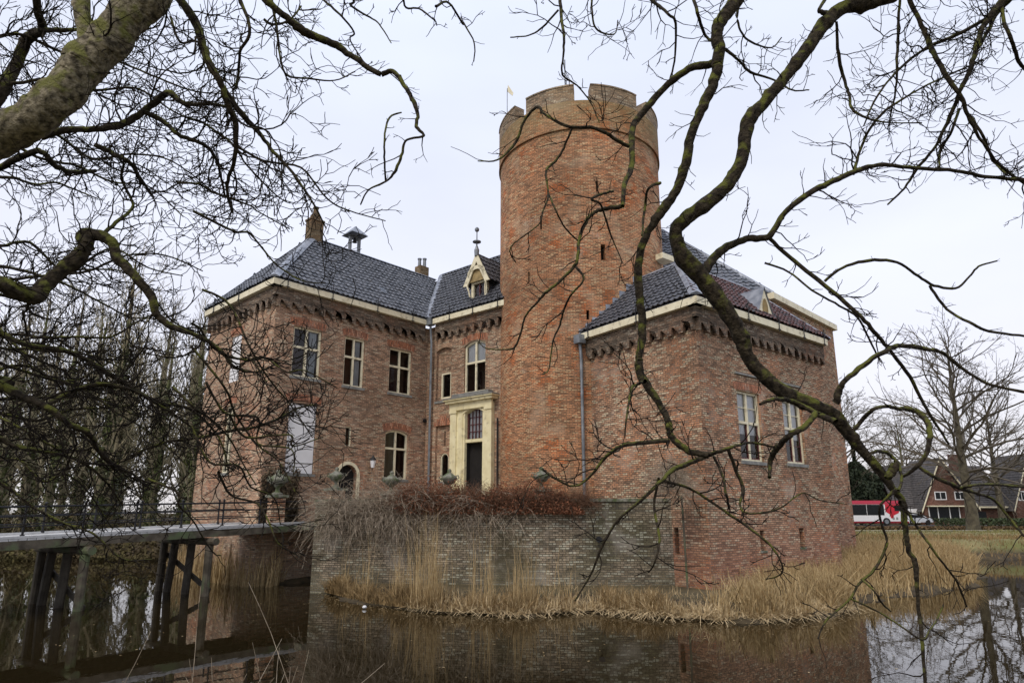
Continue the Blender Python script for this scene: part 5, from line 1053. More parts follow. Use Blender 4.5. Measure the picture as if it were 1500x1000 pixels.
addR([(1490, -30, 12), (1470, 0, 11), (1450, 25, 9), (1437, 45, 8), (1428, 80, 7), (1420, 105, 7), (1405, 135, 6), (1400, 152, 6), (1385, 185, 5), (1370, 215, 4), (1345, 245, 4), (1325, 275, 3), (1300, 300, 2)], 7.4, 7.6, 'branch', rd, ext=[(8.6, 4.2, 7.5, .15)])
addR([(1325, -20, 6), (1342, 20, 6), (1360, 60, 7), (1375, 92, 7), (1392, 120, 7), (1408, 142, 6), (1418, 170, 5), (1440, 210, 4), (1468, 245, 4), (1500, 268, 4)], 7.2, 7.6, 'branch', rd)
addR([(1450, 25, 5), (1400, 52, 5), (1362, 68, 4), (1330, 90, 4), (1300, 120, 3), (1280, 150, 3), (1265, 185, 2)], 7.4, 7.2, 'branch', rd)
addR([(1250, 255, 5), (1260, 220, 4), (1275, 188, 4), (1300, 160, 4), (1345, 132, 3), (1385, 112, 3), (1440, 88, 2)], 7.0, 7.4, 'branch', rd)
addR([(1320, -20, 4), (1316, 30, 4), (1314, 85, 4), (1312, 130, 3), (1300, 190, 2)], 7.0, 7.4, 'branch', rm)
addR([(1466, -10, 5), (1470, 30, 5), (1482, 60, 5), (1492, 90, 5), (1502, 102, 5)], 7.6, 7.4, 'branch', rm)
addR([(1405, 160, 4), (1395, 190, 4), (1378, 220, 4), (1376, 245, 3)], 7.4, 7.4, 'branch', rm)
addR([(1500, -20, 7), (1462, 18, 6), (1445, 50, 5), (1434, 70, 4)], 7.5, 7.5, 'branch', rm)
addR([(1420, 168, 4), (1440, 200, 4), (1455, 235, 4), (1475, 256, 3)], 7.4, 7.5, 'branch', rs)
addR([(1500, 520, 6), (1440, 505, 0.1)][:1] + [(1470, 530, 5), (1430, 560, 5), (1400, 585, 4)], 7.5, 7.4, 'branch', None) if False else None
addR([(1300, 595, 5), (1318, 598, 6), (1336, 600, 7), (1350, 608, 8), (1360, 622, 8), (1362, 645, 7), (1352, 672, 7), (1338, 687, 5), (1324, 698, 3)], 7.0, 7.1, 'branch', dict(every=.5, L=.3, lvl=1), ext=None)
addR([(1250, 630, 6), (1265, 612, 6), (1282, 598, 6), (1300, 595, 5)], 6.95, 7.0, 'branch', None)
addR([(1346, 683, 5), (1366, 697, 5), (1386, 706, 6), (1408, 715, 6), (1430, 722, 4), (1457, 733, 4), (1480, 760, 4), (1500, 785, 3)], 7.1, 7.3, 'branch', rs)
addR([(1408, 715, 5), (1425, 711, 4), (1447, 709, 4), (1500, 713, 4)], 7.1, 7.4, 'branch', None)
addR([(1270, 670, 4), (1280, 662, 5), (1293, 661, 5), (1306, 668, 5), (1316, 681, 5), (1321, 700, 4), (1316, 718, 4)], 7.0, 7.0, 'branch', None)
addR([(1312, 718, 6), (1300, 728, 4), (1288, 745, 3.5), (1292, 770, 3.5), (1299, 790, 4), (1292, 815, 4), (1278, 838, 4), (1262, 850, 4), (1245, 877, 3), (1225, 895, 3), (1208, 912, 2.5), (1198, 935, 2)], 7.0, 6.8, 'branch', rs)
addR([(1262, 848, 3), (1280, 865, 3), (1292, 883, 3), (1305, 895, 2)], 6.9, 6.9, 'branch', None)
addR([(1247, 877, 2.5), (1282, 893, 2.5), (1312, 911, 2.5), (1350, 936, 3), (1362, 922, 2.4), (1372, 908, 2.4), (1382, 885, 2)], 6.8, 7.0, 'branch', dict(every=.5, L=.12, lvl=1))
addR([(1318, 735, 6), (1332, 755, 5), (1346, 775, 4), (1362, 798, 4), (1382, 825, 3), (1402, 852, 3), (1416, 888, 2.4)], 7.0, 7.2, 'branch', rs)
addR([(1300, 700, 9), (1306, 690, 12), (1311, 682, 11), (1310, 676, 5)], 7.0, 7.0, 'broken_stub', None, wob=0)
tr_ = finish_tree(RT, 'bare_tree', 'mossy bare tree whose sinuous limbs sweep across the tower and corner block', TR0)

# ================================================================ distant bare trees
def make_tree_mesh(seed, H_, style='broad', rmin=.012):
    random.seed(seed); out = []; 
    if style == 'broad':
        pts = [(0, 0, 0), (.1, 0, H_ * .15), (0, .1, H_ * .3), (.1, .1, H_ * .55), (0, 0, H_ * .8), (.1, 0, H_)]; rad = [H_ * .034, H_ * .025, H_ * .022, H_ * .012, H_ * .006, .01]
        P, Rr = smooth_line(pts, rad, 3, .1); trunk = [(P, Rr)]
        for i in range(30):
            t = .24 + .72 * (i / 30); z = H_ * t; a = i * 2.4 + gs(0, .3); el_ = .25 + t * .9; d = unit((math.cos(a), math.sin(a), el_)); L_ = H_ * .60 * (1.15 - t * .78)
            grow(out, (0, 0, z), d, H_ * .009 * (1.3 - t), L_, 4, seg=L_ / 10, kink=.22, trop=(0, 0, .02), kids=.80, ratio=.52, spread=.8, rmin=rmin)
    else:   # slender woodland
        lean = gs(0, .4); pts = [(0, 0, 0), (lean * .3, 0, H_ * .3), (lean * .8, .2, H_ * .6), (lean, 0, H_ * .95)]; rad = [H_ * .019, H_ * .015, H_ * .010, .02]
        P, Rr = smooth_line(pts, rad, 4, .15); trunk = [(P, Rr)]
        for i in range(34):
            t = .2 + .78 * (i / 34); k = int(t * (len(P) - 1)); a = i * 2.4 + gs(0, .4); d = unit((math.cos(a), math.sin(a), 1.1 + t)); L_ = H_ * .30 * (1.15 - t * .6)
            grow(out, tuple(P[k]), d, H_ * .0045 * (1.3 - t), L_, 3, seg=L_ / 8, kink=.18, trop=(0, 0, .12), kids=.6, ratio=.55, spread=.6, rmin=rmin)
    return trunk, out
def leaves(cloud, size, mat_, name, parent=None, flat=1.0):
    c = np.asarray(cloud); n = len(c); a = rng.normal(0, 1, (n, 3)); a /= np.linalg.norm(a, axis=1, keepdims=True); b = np.cross(a, rng.normal(0, 1, (n, 3))); b /= np.linalg.norm(b, axis=1, keepdims=True)
    s_ = size * rng.uniform(.5, 1.3, (n, 1)); Vv = np.stack([c - a * s_, c + b * s_ * .6, c + a * s_, c - b * s_ * .6], 1).reshape(-1, 3); Ff = np.arange(4 * n).reshape(n, 4)
    return raw_mesh(name, Vv, Ff, mat_, parent)
TM_ = {}
def proto_tree(key, seed, H_, style, rmin, ivy=0, mt=BARKF, mtw=TWIGF):
    trunk, out = make_tree_mesh(seed, H_, style, rmin)
    Vv, Ff = tubes_mesh(trunk, 10); o = raw_mesh('trunk', Vv, Ff, mt); m1 = o.data; bpy.data.objects.remove(o)
    Vv, Ff = tubes_mesh([(np.array(a), np.array(b)) for a, b in out], 3); o = raw_mesh('crown', Vv, Ff, mtw); m2 = o.data; bpy.data.objects.remove(o); print('proto', key, len(Ff))
    m3 = None
    if ivy:
        P, Rr = trunk[0]; n = ivy; t = rng.uniform(0, .72, n); k = (t * (len(P) - 1)).astype(int); c = np.array(P)[k] + (np.array(P)[k + 1] - np.array(P)[k]) * ((t * (len(P) - 1)) % 1)[:, None]
        an = rng.uniform(0, 6.28, n); rr = np.array(Rr)[k] + rng.exponential(.12, n); c = c + np.stack([np.cos(an) * rr, np.sin(an) * rr, rng.normal(0, .1, n)], 1)
        o = leaves(c, .11, IVY, 'ivy'); m3 = o.data; bpy.data.objects.remove(o)
    TM_[key] = (m1, m2, m3)
def put_tree(key, x, y, z, rot, sc, name, lab, group=None):
    t = thing(name, lab, 'tree', (x, y, z), group); t.rotation_euler = (0, 0, rot); t.scale = (sc,) * 3
    for nm, m in zip(('trunk', 'crown', 'ivy'), TM_[key]):
        if m: o = bpy.data.objects.new(nm, m); link(o, t)
    return t
for k in range(4): proto_tree(f'wood{k}', 100 + k, 15.5 + k, 'slender', .014, ivy=1500)
proto_tree('oak', 201, 19, 'broad', .017, mt=mat('oak_bark', (.05, .042, .028), .95, col2=(.11, .095, .06), scale=3), mtw=TWIGG); proto_tree('far', 205, 17, 'broad', .022, mtw=TWIGG)
random.seed(11)
k = 0; ROW = []
for ri, y in enumerate((39.5, 43.5, 49, 57)):
    x = -(y * .80) - 3 + random.uniform(0, 2)
    while x < -(y * .46):
        ROW.append((x, y + gs(0, .6), ri)); x += random.uniform(2.0, 3.8)
for (x, y, ri) in ROW:
    pos = int(750 + 957 * x / y); row = ('front', 'second', 'far', 'far')[ri]
    kk_ = sum(1 for a in ROW if a[2] == ri and a[0] < x); ordw = ['leftmost', 'second', 'third', 'fourth', 'fifth', 'sixth', 'seventh', 'eighth', 'ninth', 'tenth', 'eleventh', 'twelfth'][min(kk_, 11)]
    lab = {'front': f'ivy-clad slender tree at the water edge of the wood, {ordw} from the left', 'second': f'slender bare tree in the second row of the wood, {ordw} from the left', 'far': f'slender bare tree deep in the wood, {ordw} from the left in the ' + ('third row' if ri == 2 else 'last row')}[row]
    put_tree(f'wood{k % 4}', x, y, .85, random.uniform(0, 6.28), random.uniform(.85, 1.1), 'woodland_tree', lab, 'slender trees of the wood across the moat'); k += 1
print('woodland trees', k)
# undergrowth in the wood
c = np.stack([rng.uniform(-60, -14, 40000), 36.6 + 21 * rng.uniform(0, 1, 40000) ** 2.2, np.zeros(40000)], 1); c[:, 2] = np.maximum(ground_z(c[:, 0], c[:, 1]), .02) + rng.exponential(1, 40000) * np.clip((c[:, 1] - 36) * .12, .08, .5)
o = leaves(c, .13, mat('bramble_undergrowth', (.06, .04, .018), .95, col2=(.10, .085, .03), scale=.6), 'undergrowth'); tag(o, 'brown and green undergrowth on the floor of the wood', 'undergrowth', kind='stuff')
out = []
for i in range(600):
    x, y = random.uniform(-60, -15), random.uniform(38.2, 60); p = (x, y, .85); grow(out, p, unit((gs(0, .25), gs(0, .25), 1)), .02, random.uniform(1.5, 4.5), 1, seg=.5, kink=.2, kids=.5, rmin=.009)
Vv, Ff = tubes_mesh([(np.array(a), np.array(b)) for a, b in out], 3); o = raw_mesh('saplings', Vv, Ff, TWIGF); tag(o, 'thicket of thin saplings filling the wood across the moat', 'thicket', kind='stuff')
# distant right trees
d = 62; put_tree('oak', (1422 - 750) / 957 * d, d, .9, .4, 1.0, 'bare_tree', 'large spreading bare tree on the lawn in front of the brick house')
d = 95; put_tree('far', (1245 - 750) / 957 * d, d, .9, 2, 1.12, 'bare_tree', 'hazy bare tree rising behind the parked bus'); put_tree('far', (1330 - 750) / 957 * 118, 118, .9, 4, 1.1, 'bare_tree', 'faint distant bare tree behind the roof of the house')
put_tree('far', (1290 - 750) / 957 * 128, 128, .9, 1, .8, 'bare_tree', 'small faint bare tree far behind the dark conifer'); put_tree('oak', 66, 88, .9, 1.2, .95, 'bare_tree', 'bare tree at the right edge behind the house roof')
# dark conifer
d = 92; cx = (1260 - 750) / 957 * d; t = thing('conifer', 'dark bushy conifer beside the corner block behind the bus', 'tree', (cx, d, .9))
mb = MB(); mb.tube([(cx, d, .9), (cx, d, 4)], .2, 8); mb.build('trunk', BARKF, t)
n = 16000; zz1 = rng.uniform(0, 1, n); rad = (np.sin(np.clip(zz1 * 1.15 + .12, 0, 1) * np.pi) ** .7) * 3.3 * (1 - .3 * zz1); an = rng.uniform(0, 6.28, n); lob = 1 + .18 * np.sin(an * 5 + zz1 * 9) + .12 * np.sin(an * 3 - zz1 * 17)
rr = rad * lob * rng.uniform(.55, 1.05, n) ** .5; leaves(np.stack([cx + rr * np.cos(an), d + rr * np.sin(an), 1.2 + zz1 * 11.2], 1), .26, YEW, 'crown', t)

# ================================================================ bus
bd_ = 83; bx1 = (1324 - 750) / 957 * bd_; bx0 = bx1 - 12; by = 82; bz = 1.05
bus = thing('city_bus', 'red and white single-decker bus passing behind the corner block', 'bus', (bx1 - 6, by + 1.2, bz))
WB = mat('bus_white_paint', (.72, .72, .73), .3, var=.05); RBm = mat('bus_red_paint', (.50, .012, .03), .3, var=.08); PK = mat('bus_pink_roof', (.42, .035, .07), .3, var=.08); DG = mat('bus_dark_glass', (.010, .012, .014), .25, spec=.2)
def busbox(x0, x1, z0, z1, m, nm, y0=by, y1=by + 2.5, par=None): q = MB(); q.box(((x0 + x1) / 2, (y0 + y1) / 2, (z0 + z1) / 2), x1 - x0, y1 - y0, z1 - z0); return q.build(nm, m, par or bus)
q = MB(); prof = [(bx0, bz + .3), (bx1 - .05, bz + .3), (bx1, bz + .7), (bx1 - .06, bz + 1.3), (bx1 - .45, bz + 2.65), (bx1 - .7, bz + 2.8), (bx0, bz + 2.8)]
q.prism([(x, by, z) for x, z in prof], (0, 2.5, 0)); body = q.build('body', WB, bus)
q = MB(); q.prism([(x, by + .1, z) for x, z in ((bx0, bz + 2.802), (bx1 - .7, bz + 2.802), (bx1 - 1.0, bz + 3.05), (bx0, bz + 3.05))], (0, 2.3, 0)); q.build('roof', PK, bus)
busbox(bx0, bx1 - .62, bz + 2.58, bz + 2.80, PK, 'roof_stripe', by - .01, by - .002)
busbox(bx0, bx1 - .1, bz + .3, bz + .5, mat('bus_dark_red_skirt', (.22, .01, .02), .4), 'skirt', by - .012, by - .002)
for i in range(4): busbox(bx0 + .2 + i * 2.2, bx0 + 2.34 + i * 2.2, bz + 1.25, bz + 2.55, DG, 'window', by - .014, by - .002)
q = MB(); q.prism([(x, by - .016, z) for x, z in ((bx1 - 2.9, bz + 1.7), (bx1 - 2.1, bz + 1.15), (bx1 - 1.3, bz + 1.5), (bx1 - .72, bz + 2.57), (bx1 - 2.9, bz + 2.57))], (0, .012, 0)); q.build('red_panel', RBm, bus)
q = MB(); q.lathe((0, 0, 0), [(0, 0), (.2, 0)], 8); 
q = MB(); q.prism([(bx1 - 2.15 + .22 * math.cos(a), by - .020, bz + 1.12 + .26 * math.sin(a)) for a in np.linspace(0, 2 * math.pi, 10, endpoint=False)], (0, .012, 0)); q.build('red_drop_mark', RBm, bus)
q = MB(); q.prism([(x, by - .022, z) for x, z in ((bx1 - 1.75, bz + 1.75), (bx1 - 1.0, bz + 1.75), (bx1 - .62, bz + 2.45), (bx1 - 1.75, bz + 2.45))], (0, .010, 0)); q.build('window', DG, bus)
for xx in (bx1 - 2.0, bx1 - 1.55): q = MB(); q.box((xx, by - .012, bz + .85), .26, .012, .3); q.build('notice_plate', mat('bus_plate', (.25, .27, .25), .6) if xx < bx1 - 1.9 else MATS['bus_plate'], bus)
q = MB(); q.prism([(bx1 - .85 + x, by - .014, bz + 1.0 + z) for x, z in ((-.22, .25), (-.05, .05), (.15, -.12), (.18, -.2), (-.02, -.22), (-.16, -.02))], (0, .01, 0)); q.prism([(bx1 - .85 + x, by - .014, bz + 1.0 + z) for x, z in ((-.02, .3), (.16, .1), (.22, -.02), (.10, .02), (.0, .14))], (0, .01, 0)); q.build('red_emblem', RBm, bus)
for xx in (bx1 - 2.9, bx1 - 8.9):
    q = MB(); q.tube([(xx, by - .02, bz + .47), (xx, by + .3, bz + .47)], .47, 20); wl = q.build('wheel', DARK, bus); q = MB(); q.tube([(xx, by - .04, bz + .47), (xx, by - .021, bz + .47)], .27, 14); q.build('rim', ZINC, wl)
q = MB(); q.prism([(bx1 - .05, by - .0, bz + 1.35), (bx1 - .4, by, bz + 2.55), (bx1 - .38, by + 2.5, bz + 2.55), (bx1 - .03, by + 2.5, bz + 1.35)], (.03, 0, 0)); q.build('windscreen', DG, bus)
# ================================================================ parked car (only its pale side shows)
cxx = (1338 - 750) / 957 * 86; car = thing('parked_car', 'pale silver car parked beside the bus near the house', 'car', (cxx, 86, 1.05))
q = MB(); q.prism([(cxx + x, 85.2, 1.05 + z) for x, z in ((-1.9, .35), (1.9, .35), (2.0, .75), (1.2, .9), (.6, 1.35), (-.9, 1.38), (-1.6, .92), (-2.0, .8))], (0, 1.7, 0)); q.build('body', mat('silver_car_paint', (.5, .52, .55), .3, var=.05), car)
q = MB(); q.prism([(cxx + x, 85.19, 1.05 + z) for x, z in ((-1.35, .92), (1.0, .92), (.5, 1.28), (-.8, 1.3))], (0, .008, 0)); q.build('side_window', DG, car)
for xx in (-1.25, 1.25): q = MB(); q.tube([(cxx + xx, 85.17, 1.37), (cxx + xx, 85.4, 1.37)], .32, 16); q.build('wheel', DARK, car)

# ================================================================ brick house
hd = 92.0; S = hd / 957
def hx(px): return (px - 750) * S
def hz(py): return PY(1400, py, hd)[2]
house = thing('brick_house', 'dark red brick house with steep grey roofs and white-framed windows behind the lawn', 'house', (hx(1400), hd, 1.0))
RFM = mat('house_grey_tile', (.06, .055, .055), .7, col2=(.115, .105, .10), scale=2.5, bump=.4, bscale=6)
x0, x1 = hx(1318), hx(1483); ze = hz(741); zr_ = hz(678); zb2 = 1.0; dpt_ = 9
q = MB(); q.prism([(x0, hd + 1, zb2), (x1, hd + 1, zb2), (x1, hd + 1, ze), (x0, hd + 1, ze)], (0, dpt_, 0)); q.build('wall', BR_HOUSE, house)
def roofq(P, nm, parent=house, th=.3, rows=None):
    P = [np.array(p, float) for p in P]; nn = nrm(np.cross(P[1] - P[0], P[3] - P[0] if len(P) > 3 else P[2] - P[0])); m_ = MB(); m_.prism(P, -nn * .15); o = m_.build(nm, RFM, parent)
    # tile courses as thin proud strips
    n_ = 22; mm = MB()
    for i in range(n_):
        t0, t1 = i / n_, (i + 1) / n_; a = P[0] + (P[3] - P[0]) * t0; b = P[1] + (P[2] - P[1]) * t0; c = P[1] + (P[2] - P[1]) * t1; d = P[0] + (P[3] - P[0]) * t1
        mm.poly([a + nn * .07, b + nn * .07, c + nn * .02, d + nn * .02]); mm.poly([a, b, b + nn * .07, a + nn * .07])
    k_ = mm.build('tile_courses', RFM, o); k_['kind'] = 'stuff'
yr = hd + 1 + dpt_ / 2
roofq([(x0 - .4, hd + .4, ze - .3), (x1 + .4, hd + .4, ze - .3), (x1 + .4, yr, zr_), (x0 + .6, yr, zr_)], 'roof'); roofq([(x1 + .4, hd + 1.6 + dpt_, ze - .3), (x0 - .4, hd + 1.6 + dpt_, ze - .3), (x0 + .6, yr, zr_), (x1 + .4, yr, zr_)], 'roof')
def gable(pa, pl_, pr_, py_ap, py_l, front, nm):
    xa, xl, xr = hx(pa), hx(pl_), hx(pr_); za_, zl_ = hz(py_ap), hz(py_l)
    q = MB(); q.prism([(xl, front, zb2), (xr, front, zb2), (xr, front, zl_), (xa, front, za_), (xl, front, zl_)], (0, 3, 0)); gb = q.build('gable_wall', BR_HOUSE, house)
    for (xe, sg) in ((xl, -1), (xr, 1)):
        ex = xe + sg * .5; slope = (za_ - zl_) / abs(xa - xe); ez = zl_ - .5 * slope
        P = [(ex, front - .35, ez), (xa, front - .35, za_ + .05), (xa, yr, za_ + .05), (ex, yr, ez)]
        roofq([P[3], P[0], P[1], P[2]] if sg < 0 else [P[0], P[3], P[2], P[1]], 'roof')
        m_ = MB(); m_.beam((ex, front - .4, ez + .02), (xa, front - .4, za_ + .1), .08, .34, up=(0, -1, 0)) if False else m_.prism([(ex, front - .4, ez - .18), (ex, front - .4, ez + .18), (xa, front - .4, za_ + .22), (xa, front - .4, za_ - .14)], (0, .06, 0)); m_.build('bargeboard', CREAM, house)
    return gb
gable(1377, 1346, 1420, 672, 738, hd - 1.2, 'a'); gable(1512, 1484, 1540, 665, 735, hd - .6, 'b')
def hwin(px0, px1, py0, py1, y):
    a, b, c_, d_ = hx(px0), hx(px1), hz(py1), hz(py0); Fh = Face((a, y), (b, y)); W_ = b - a
    m_ = MB(); fbox(m_, Fh, 0, W_, 0 + c_, d_, -.0, .06); wd_ = m_.build('window', WHITE, house)
    for u0, u1 in ((.12, W_ / 2 - .05), (W_ / 2 + .05, W_ - .12)): m_ = MB(); fbox(m_, Fh, u0, u1, c_ + .12, d_ - .12, .062, .07); m_.build('pane', DG, wd_)
hwin(1364, 1381, 720, 732, hd - 1.2); hwin(1393, 1409, 720, 732, hd - 1.2); hwin(1490, 1500, 719, 733, hd - .6); hwin(1497, 1508, 747, 762, hd - .6)
m_ = MB(); m_.box((hx(1374), hd - 1.25, hz(752)), hx(1396) - hx(1353), .08, hz(742) - hz(764)); sf = m_.build('shopfront', DG, house)
m_ = MB(); m_.box((hx(1376), hd - 1.7, hz(741)), hx(1403) - hx(1350), 1.0, .15); m_.build('canopy', CREAM, house)
for pxx in (1352, 1365, 1382, 1396): m_ = MB(); m_.box((hx(pxx), hd - 1.32, hz(753)), .12, .08, hz(742) - hz(765)); m_.build('shopfront_post', WHITE, sf)
m_ = MB(); m_.box((hx(1457), hd + .45, ze - .12), hx(1484) - hx(1430), .25, .22); m_.build('fascia', CREAM, house)
m_ = MB(); m_.box((hx(1440), hd + .97, hz(756)), 2.2, .06, 1.3); m_.build('window', DG, house)
m_ = MB(); m_.box((hx(1434), yr - 2.0, zr_ + .1), 1.3, .9, 2.6); m_.box((hx(1434), yr - 2.0, zr_ + 1.45), 1.5, 1.05, .16); m_.build('chimney', BR_HOUSE, house)
m_ = MB(); m_.box((hx(1333), hd + .3, hz(755)), hx(1346) - hx(1322), 1.2, 1.9); m_.build('annex', WHITE, house)
# hedges
for (xa, xb, y_, h_, m_, lab) in ((51, 130, 79.0, 1.0, HEDGEG, 'low clipped green hedge along the road in front of the house'), (30, 110, 64.5, .32, mat('brown_scrub_leaf', (.10, .06, .03), .9, col2=(.16, .11, .05), scale=1), 'low brown scrub hedge across the lawn')):
    n = 14000; c = np.stack([rng.uniform(xa, xb, n), y_ + rng.normal(0, .45, n), .95 + h_ * rng.uniform(0, 1, n) ** .7], 1); o = leaves(c, .15, m_, 'hedge'); tag(o, lab, 'hedge')

# ================================================================ hedge, vines, reeds
def wall_at(t): return TB + (TA - TB) * t + np.array((0, -.35)) * math.sin(math.pi * t)
def px_t(px): return FT.hit(px, 735)[0] / FT.L
n = 17000; t = rng.uniform(px_t(585), px_t(850), n); base = np.array([wall_at(a) for a in t])
hmp = .45 + .18 * np.sin(t * 23) + .12 * np.sin(t * 61 + 1) + .1 * np.sin(t * 7)
hz_ = 2.55 + rng.beta(1.1, 2.1, n) * (.6 + hmp * 1.1) * np.clip((px_t(855) - t) * 14, .25, 1); c = np.stack([base[:, 0] + rng.normal(0, .06, n), base[:, 1] - .03 + rng.normal(0, .26, n), hz_], 1)
hh_ = thing('beech_hedge', 'rust-brown leafy hedge spilling over the terrace wall below the portal', 'hedge', (*wall_at(.55), 2.95))
leaves(c, .034, HEDGE, 'leaves', hh_)
out = []
for i in range(2600):
    a = random.uniform(px_t(575), px_t(865)); q = wall_at(a); grow(out, (q[0], q[1] + random.uniform(-.1, .25), 2.8), unit((gs(0, .5), -abs(gs(0, .35)), abs(gs(.5, .4)))), .006, random.uniform(.3, .95), 1, seg=.1, kink=.3, trop=(0, 0, -.08), kids=.6, rmin=.003)
Vv, Ff = tubes_mesh([(np.array(a), np.array(b)) for a, b in out], 3); o = raw_mesh('stems', Vv, Ff, mat('rust_stem', (.12, .06, .035), .9, col2=(.22, .12, .07)), hh_); o['kind'] = 'stuff'
vv = thing('climbing_vine', 'tangled grey leafless vine draped over the left end of the terrace wall', 'vine', (*wall_at(.08), 2.9))
out = []
for i in range(760):
    a = random.uniform(px_t(478), px_t(605)) if rnd() < .8 else random.uniform(px_t(600), px_t(760)); q = wall_at(a); grow(out, (q[0], q[1] - random.uniform(0, .1), 2.9 - .5 * rnd()), unit((gs(.1, .7), -abs(gs(0, .35)), gs(.1, .6))), .008, random.uniform(.6, 1.7), 1, seg=.13, kink=.22, trop=(0, -.01, -.13), kids=.4, rmin=.0055)
Vv, Ff = tubes_mesh([(np.array(a), np.array(b)) for a, b in out], 3); o = raw_mesh('stems', Vv, Ff, VINE, vv); o['kind'] = 'stuff'
v3_ = thing('climbing_vine', 'dry brown vine clump on the thin pole by the brick corner', 'vine', (5.0, 19.4, 2.6)); out = []
for i in range(420):
    p = PY(random.gauss(985, 14), 700 + gs(0, 12), 19.4); grow(out, tuple(p), unit((gs(0, .8), gs(0, .3), gs(.1, .6))), .005, random.uniform(.3, .9), 1, seg=.08, kink=.3, trop=(0, 0, -.1), kids=.5, rmin=.0025)
Vv, Ff = tubes_mesh([(np.array(a), np.array(b)) for a, b in out], 3); o = raw_mesh('stems', Vv, Ff, VINE, v3_); o['kind'] = 'stuff'
# dead creeper leaves at foot of left wing corner
n = 5000; t = rng.uniform(0, 1.5, n); c = np.array([FL.p(a, 0, .05) for a in t]); c[:, 2] = 2.3 + rng.beta(1, 2.2, n) * 2.2; c += rng.normal(0, .07, (n, 3)); o = leaves(c, .06, mat('dead_creeper_leaf', (.07, .05, .03), .9, col2=(.12, .09, .05)), 'creeper'); tag(o, 'dark creeper clinging to the lower corner of the left wing', 'creeper')
def reeds(name, lab, P, Hlo, Hhi, mat_, wd=.012, lean=.18, droop=.0, zb=0.05, cat='reeds'):
    n = len(P); P = np.asarray(P, float); h = rng.uniform(Hlo, Hhi, n) * (1 + .25 * np.sin(P[:, 0] * 3.1) * np.sin(P[:, 1] * 2.7 + 1)) if not hasattr(Hlo, '__len__') else Hlo
    a = rng.uniform(0, 6.28, n); l = np.abs(rng.normal(0, lean, n)); dx = np.cos(a) * l; dy = np.sin(a) * l; w_ = wd * rng.uniform(.6, 1.3, n); wa = rng.uniform(0, 6.28, n); wx, wy = np.cos(wa) * w_, np.sin(wa) * w_
    z0 = np.array([max(ground_z(x, y), -.05) for x, y in P[:, :2]]) if zb is None else np.full(n, zb)
    lv = [(0, 0, 1), (.5, .3, .85), (1, 1, .15)]; Vv = []
    for tt, bb, ww in lv:
        cx_ = P[:, 0] + dx * h * bb; cy_ = P[:, 1] + dy * h * bb; cz = z0 + h * (tt - droop * tt * tt * l)
        Vv.append(np.stack([cx_ - wx * ww, cy_ - wy * ww, cz], 1)); Vv.append(np.stack([cx_ + wx * ww, cy_ + wy * ww, cz], 1))
    Vv = np.stack(Vv, 1).reshape(-1, 3); b_ = np.arange(n)[:, None] * 6; Ff = np.concatenate([b_ + [0, 1, 3, 2], b_ + [2, 3, 5, 4]]); o = raw_mesh(name, Vv, Ff, mat_); tag(o, lab, cat, kind='stuff'); return o
sh3 = np.array(shore); cum = np.concatenate([[0], np.cumsum(np.linalg.norm(np.diff(sh3, axis=0), axis=1))])
def shore_pts(n, px0, px1, back):
    a_ = shore_pts0(n * 3, px0, px1, back); k_ = (np.sin(a_[:, 0] * 2.1 + 1) + np.sin(a_[:, 0] * 5.3) * .8 + np.sin(a_[:, 0] * 11.7 + 2) * .5 + rng.normal(0, .7, len(a_))); o_ = np.argsort(-k_)[:n]; return a_[o_]
def shore_pts0(n, px0, px1, back):
    s0 = np.interp(px0, [470, 540, 640, 760, 880, 960, 1060, 1180, 1250], cum); s1 = np.interp(px1, [470, 540, 640, 760, 880, 960, 1060, 1180, 1250], cum)
    s_ = rng.uniform(s0, s1, n); return np.stack([np.interp(s_, cum, sh3[:, 0]), np.interp(s_, cum, sh3[:, 1]) + rng.uniform(.0, 1, n) ** 1.2 * back], 1)
reeds('reeds', 'tall pale dry reeds standing before the middle of the terrace wall', shore_pts(520, 500, 870, 1.7), .5 + 1.7 * rng.beta(1.3, 2.2, 520), 0, REED, .007, .16)
reeds('reeds', 'tall pale dry reeds standing before the middle of the terrace wall', shore_pts(150, 600, 720, 1.4), 1.2 + 1.6 * rng.beta(1.5, 1.8, 150), 0, REED, .007, .12)
reeds('reeds', 'low brown reeds along the foot of the terrace wall', shore_pts(5200, 480, 1000, 1.2), .10, .60, REEDD, .012, .6)
reeds('reeds', 'short brown reed stubble at the water edge below the terrace wall', shore_pts0(3000, 475, 760, 1.3), .08, .42, REEDD, .012, .8)
STRAW = mat('pale_straw', (.34, .24, .12), .85, col2=(.62, .49, .29), scale=10)
reeds('dry_grass', 'flattened straw-coloured grass mat along the moat edge', np.concatenate([shore_pts(8000, 640, 1250, 1.2), shore_pts0(17000, 600, 1250, 2.7)]), .12, .5, STRAW, .013, 1.3, .6, cat='grass')
reeds('reeds', 'thick dry reeds against the right face of the corner block', np.concatenate([shore_pts(2600, 1060, 1250, 1.5), np.array([FRR.p(rng.uniform(1.2, FRR.L), 0, abs(rng.normal(.8, .9)))[:2] for _ in range(5500)])]), .25, 1.0, REED, .012, .45)
P_ = []
while len(P_) < 26000:
    x, y = rng.uniform(12.5, 24.5, 4000), rng.uniform(23, 37.5, 4000); ok = ~inpoly(x, y, OUTER) & (y < 34.5 + .3 * (x - 14)) ; P_ += list(zip(x[ok], y[ok]))
reeds('reeds', 'broad bed of golden reeds on the spit right of the corner block', np.array(P_[:26000]), .3, .95, REED, .013, .4, zb=None)
P_ = [];
while len(P_) < 9000:
    x, y = rng.uniform(20, 60, 4000), rng.uniform(35, 44, 4000); ok = ~inpoly(x, y, OUTER); P_ += list(zip(x[ok], y[ok]))
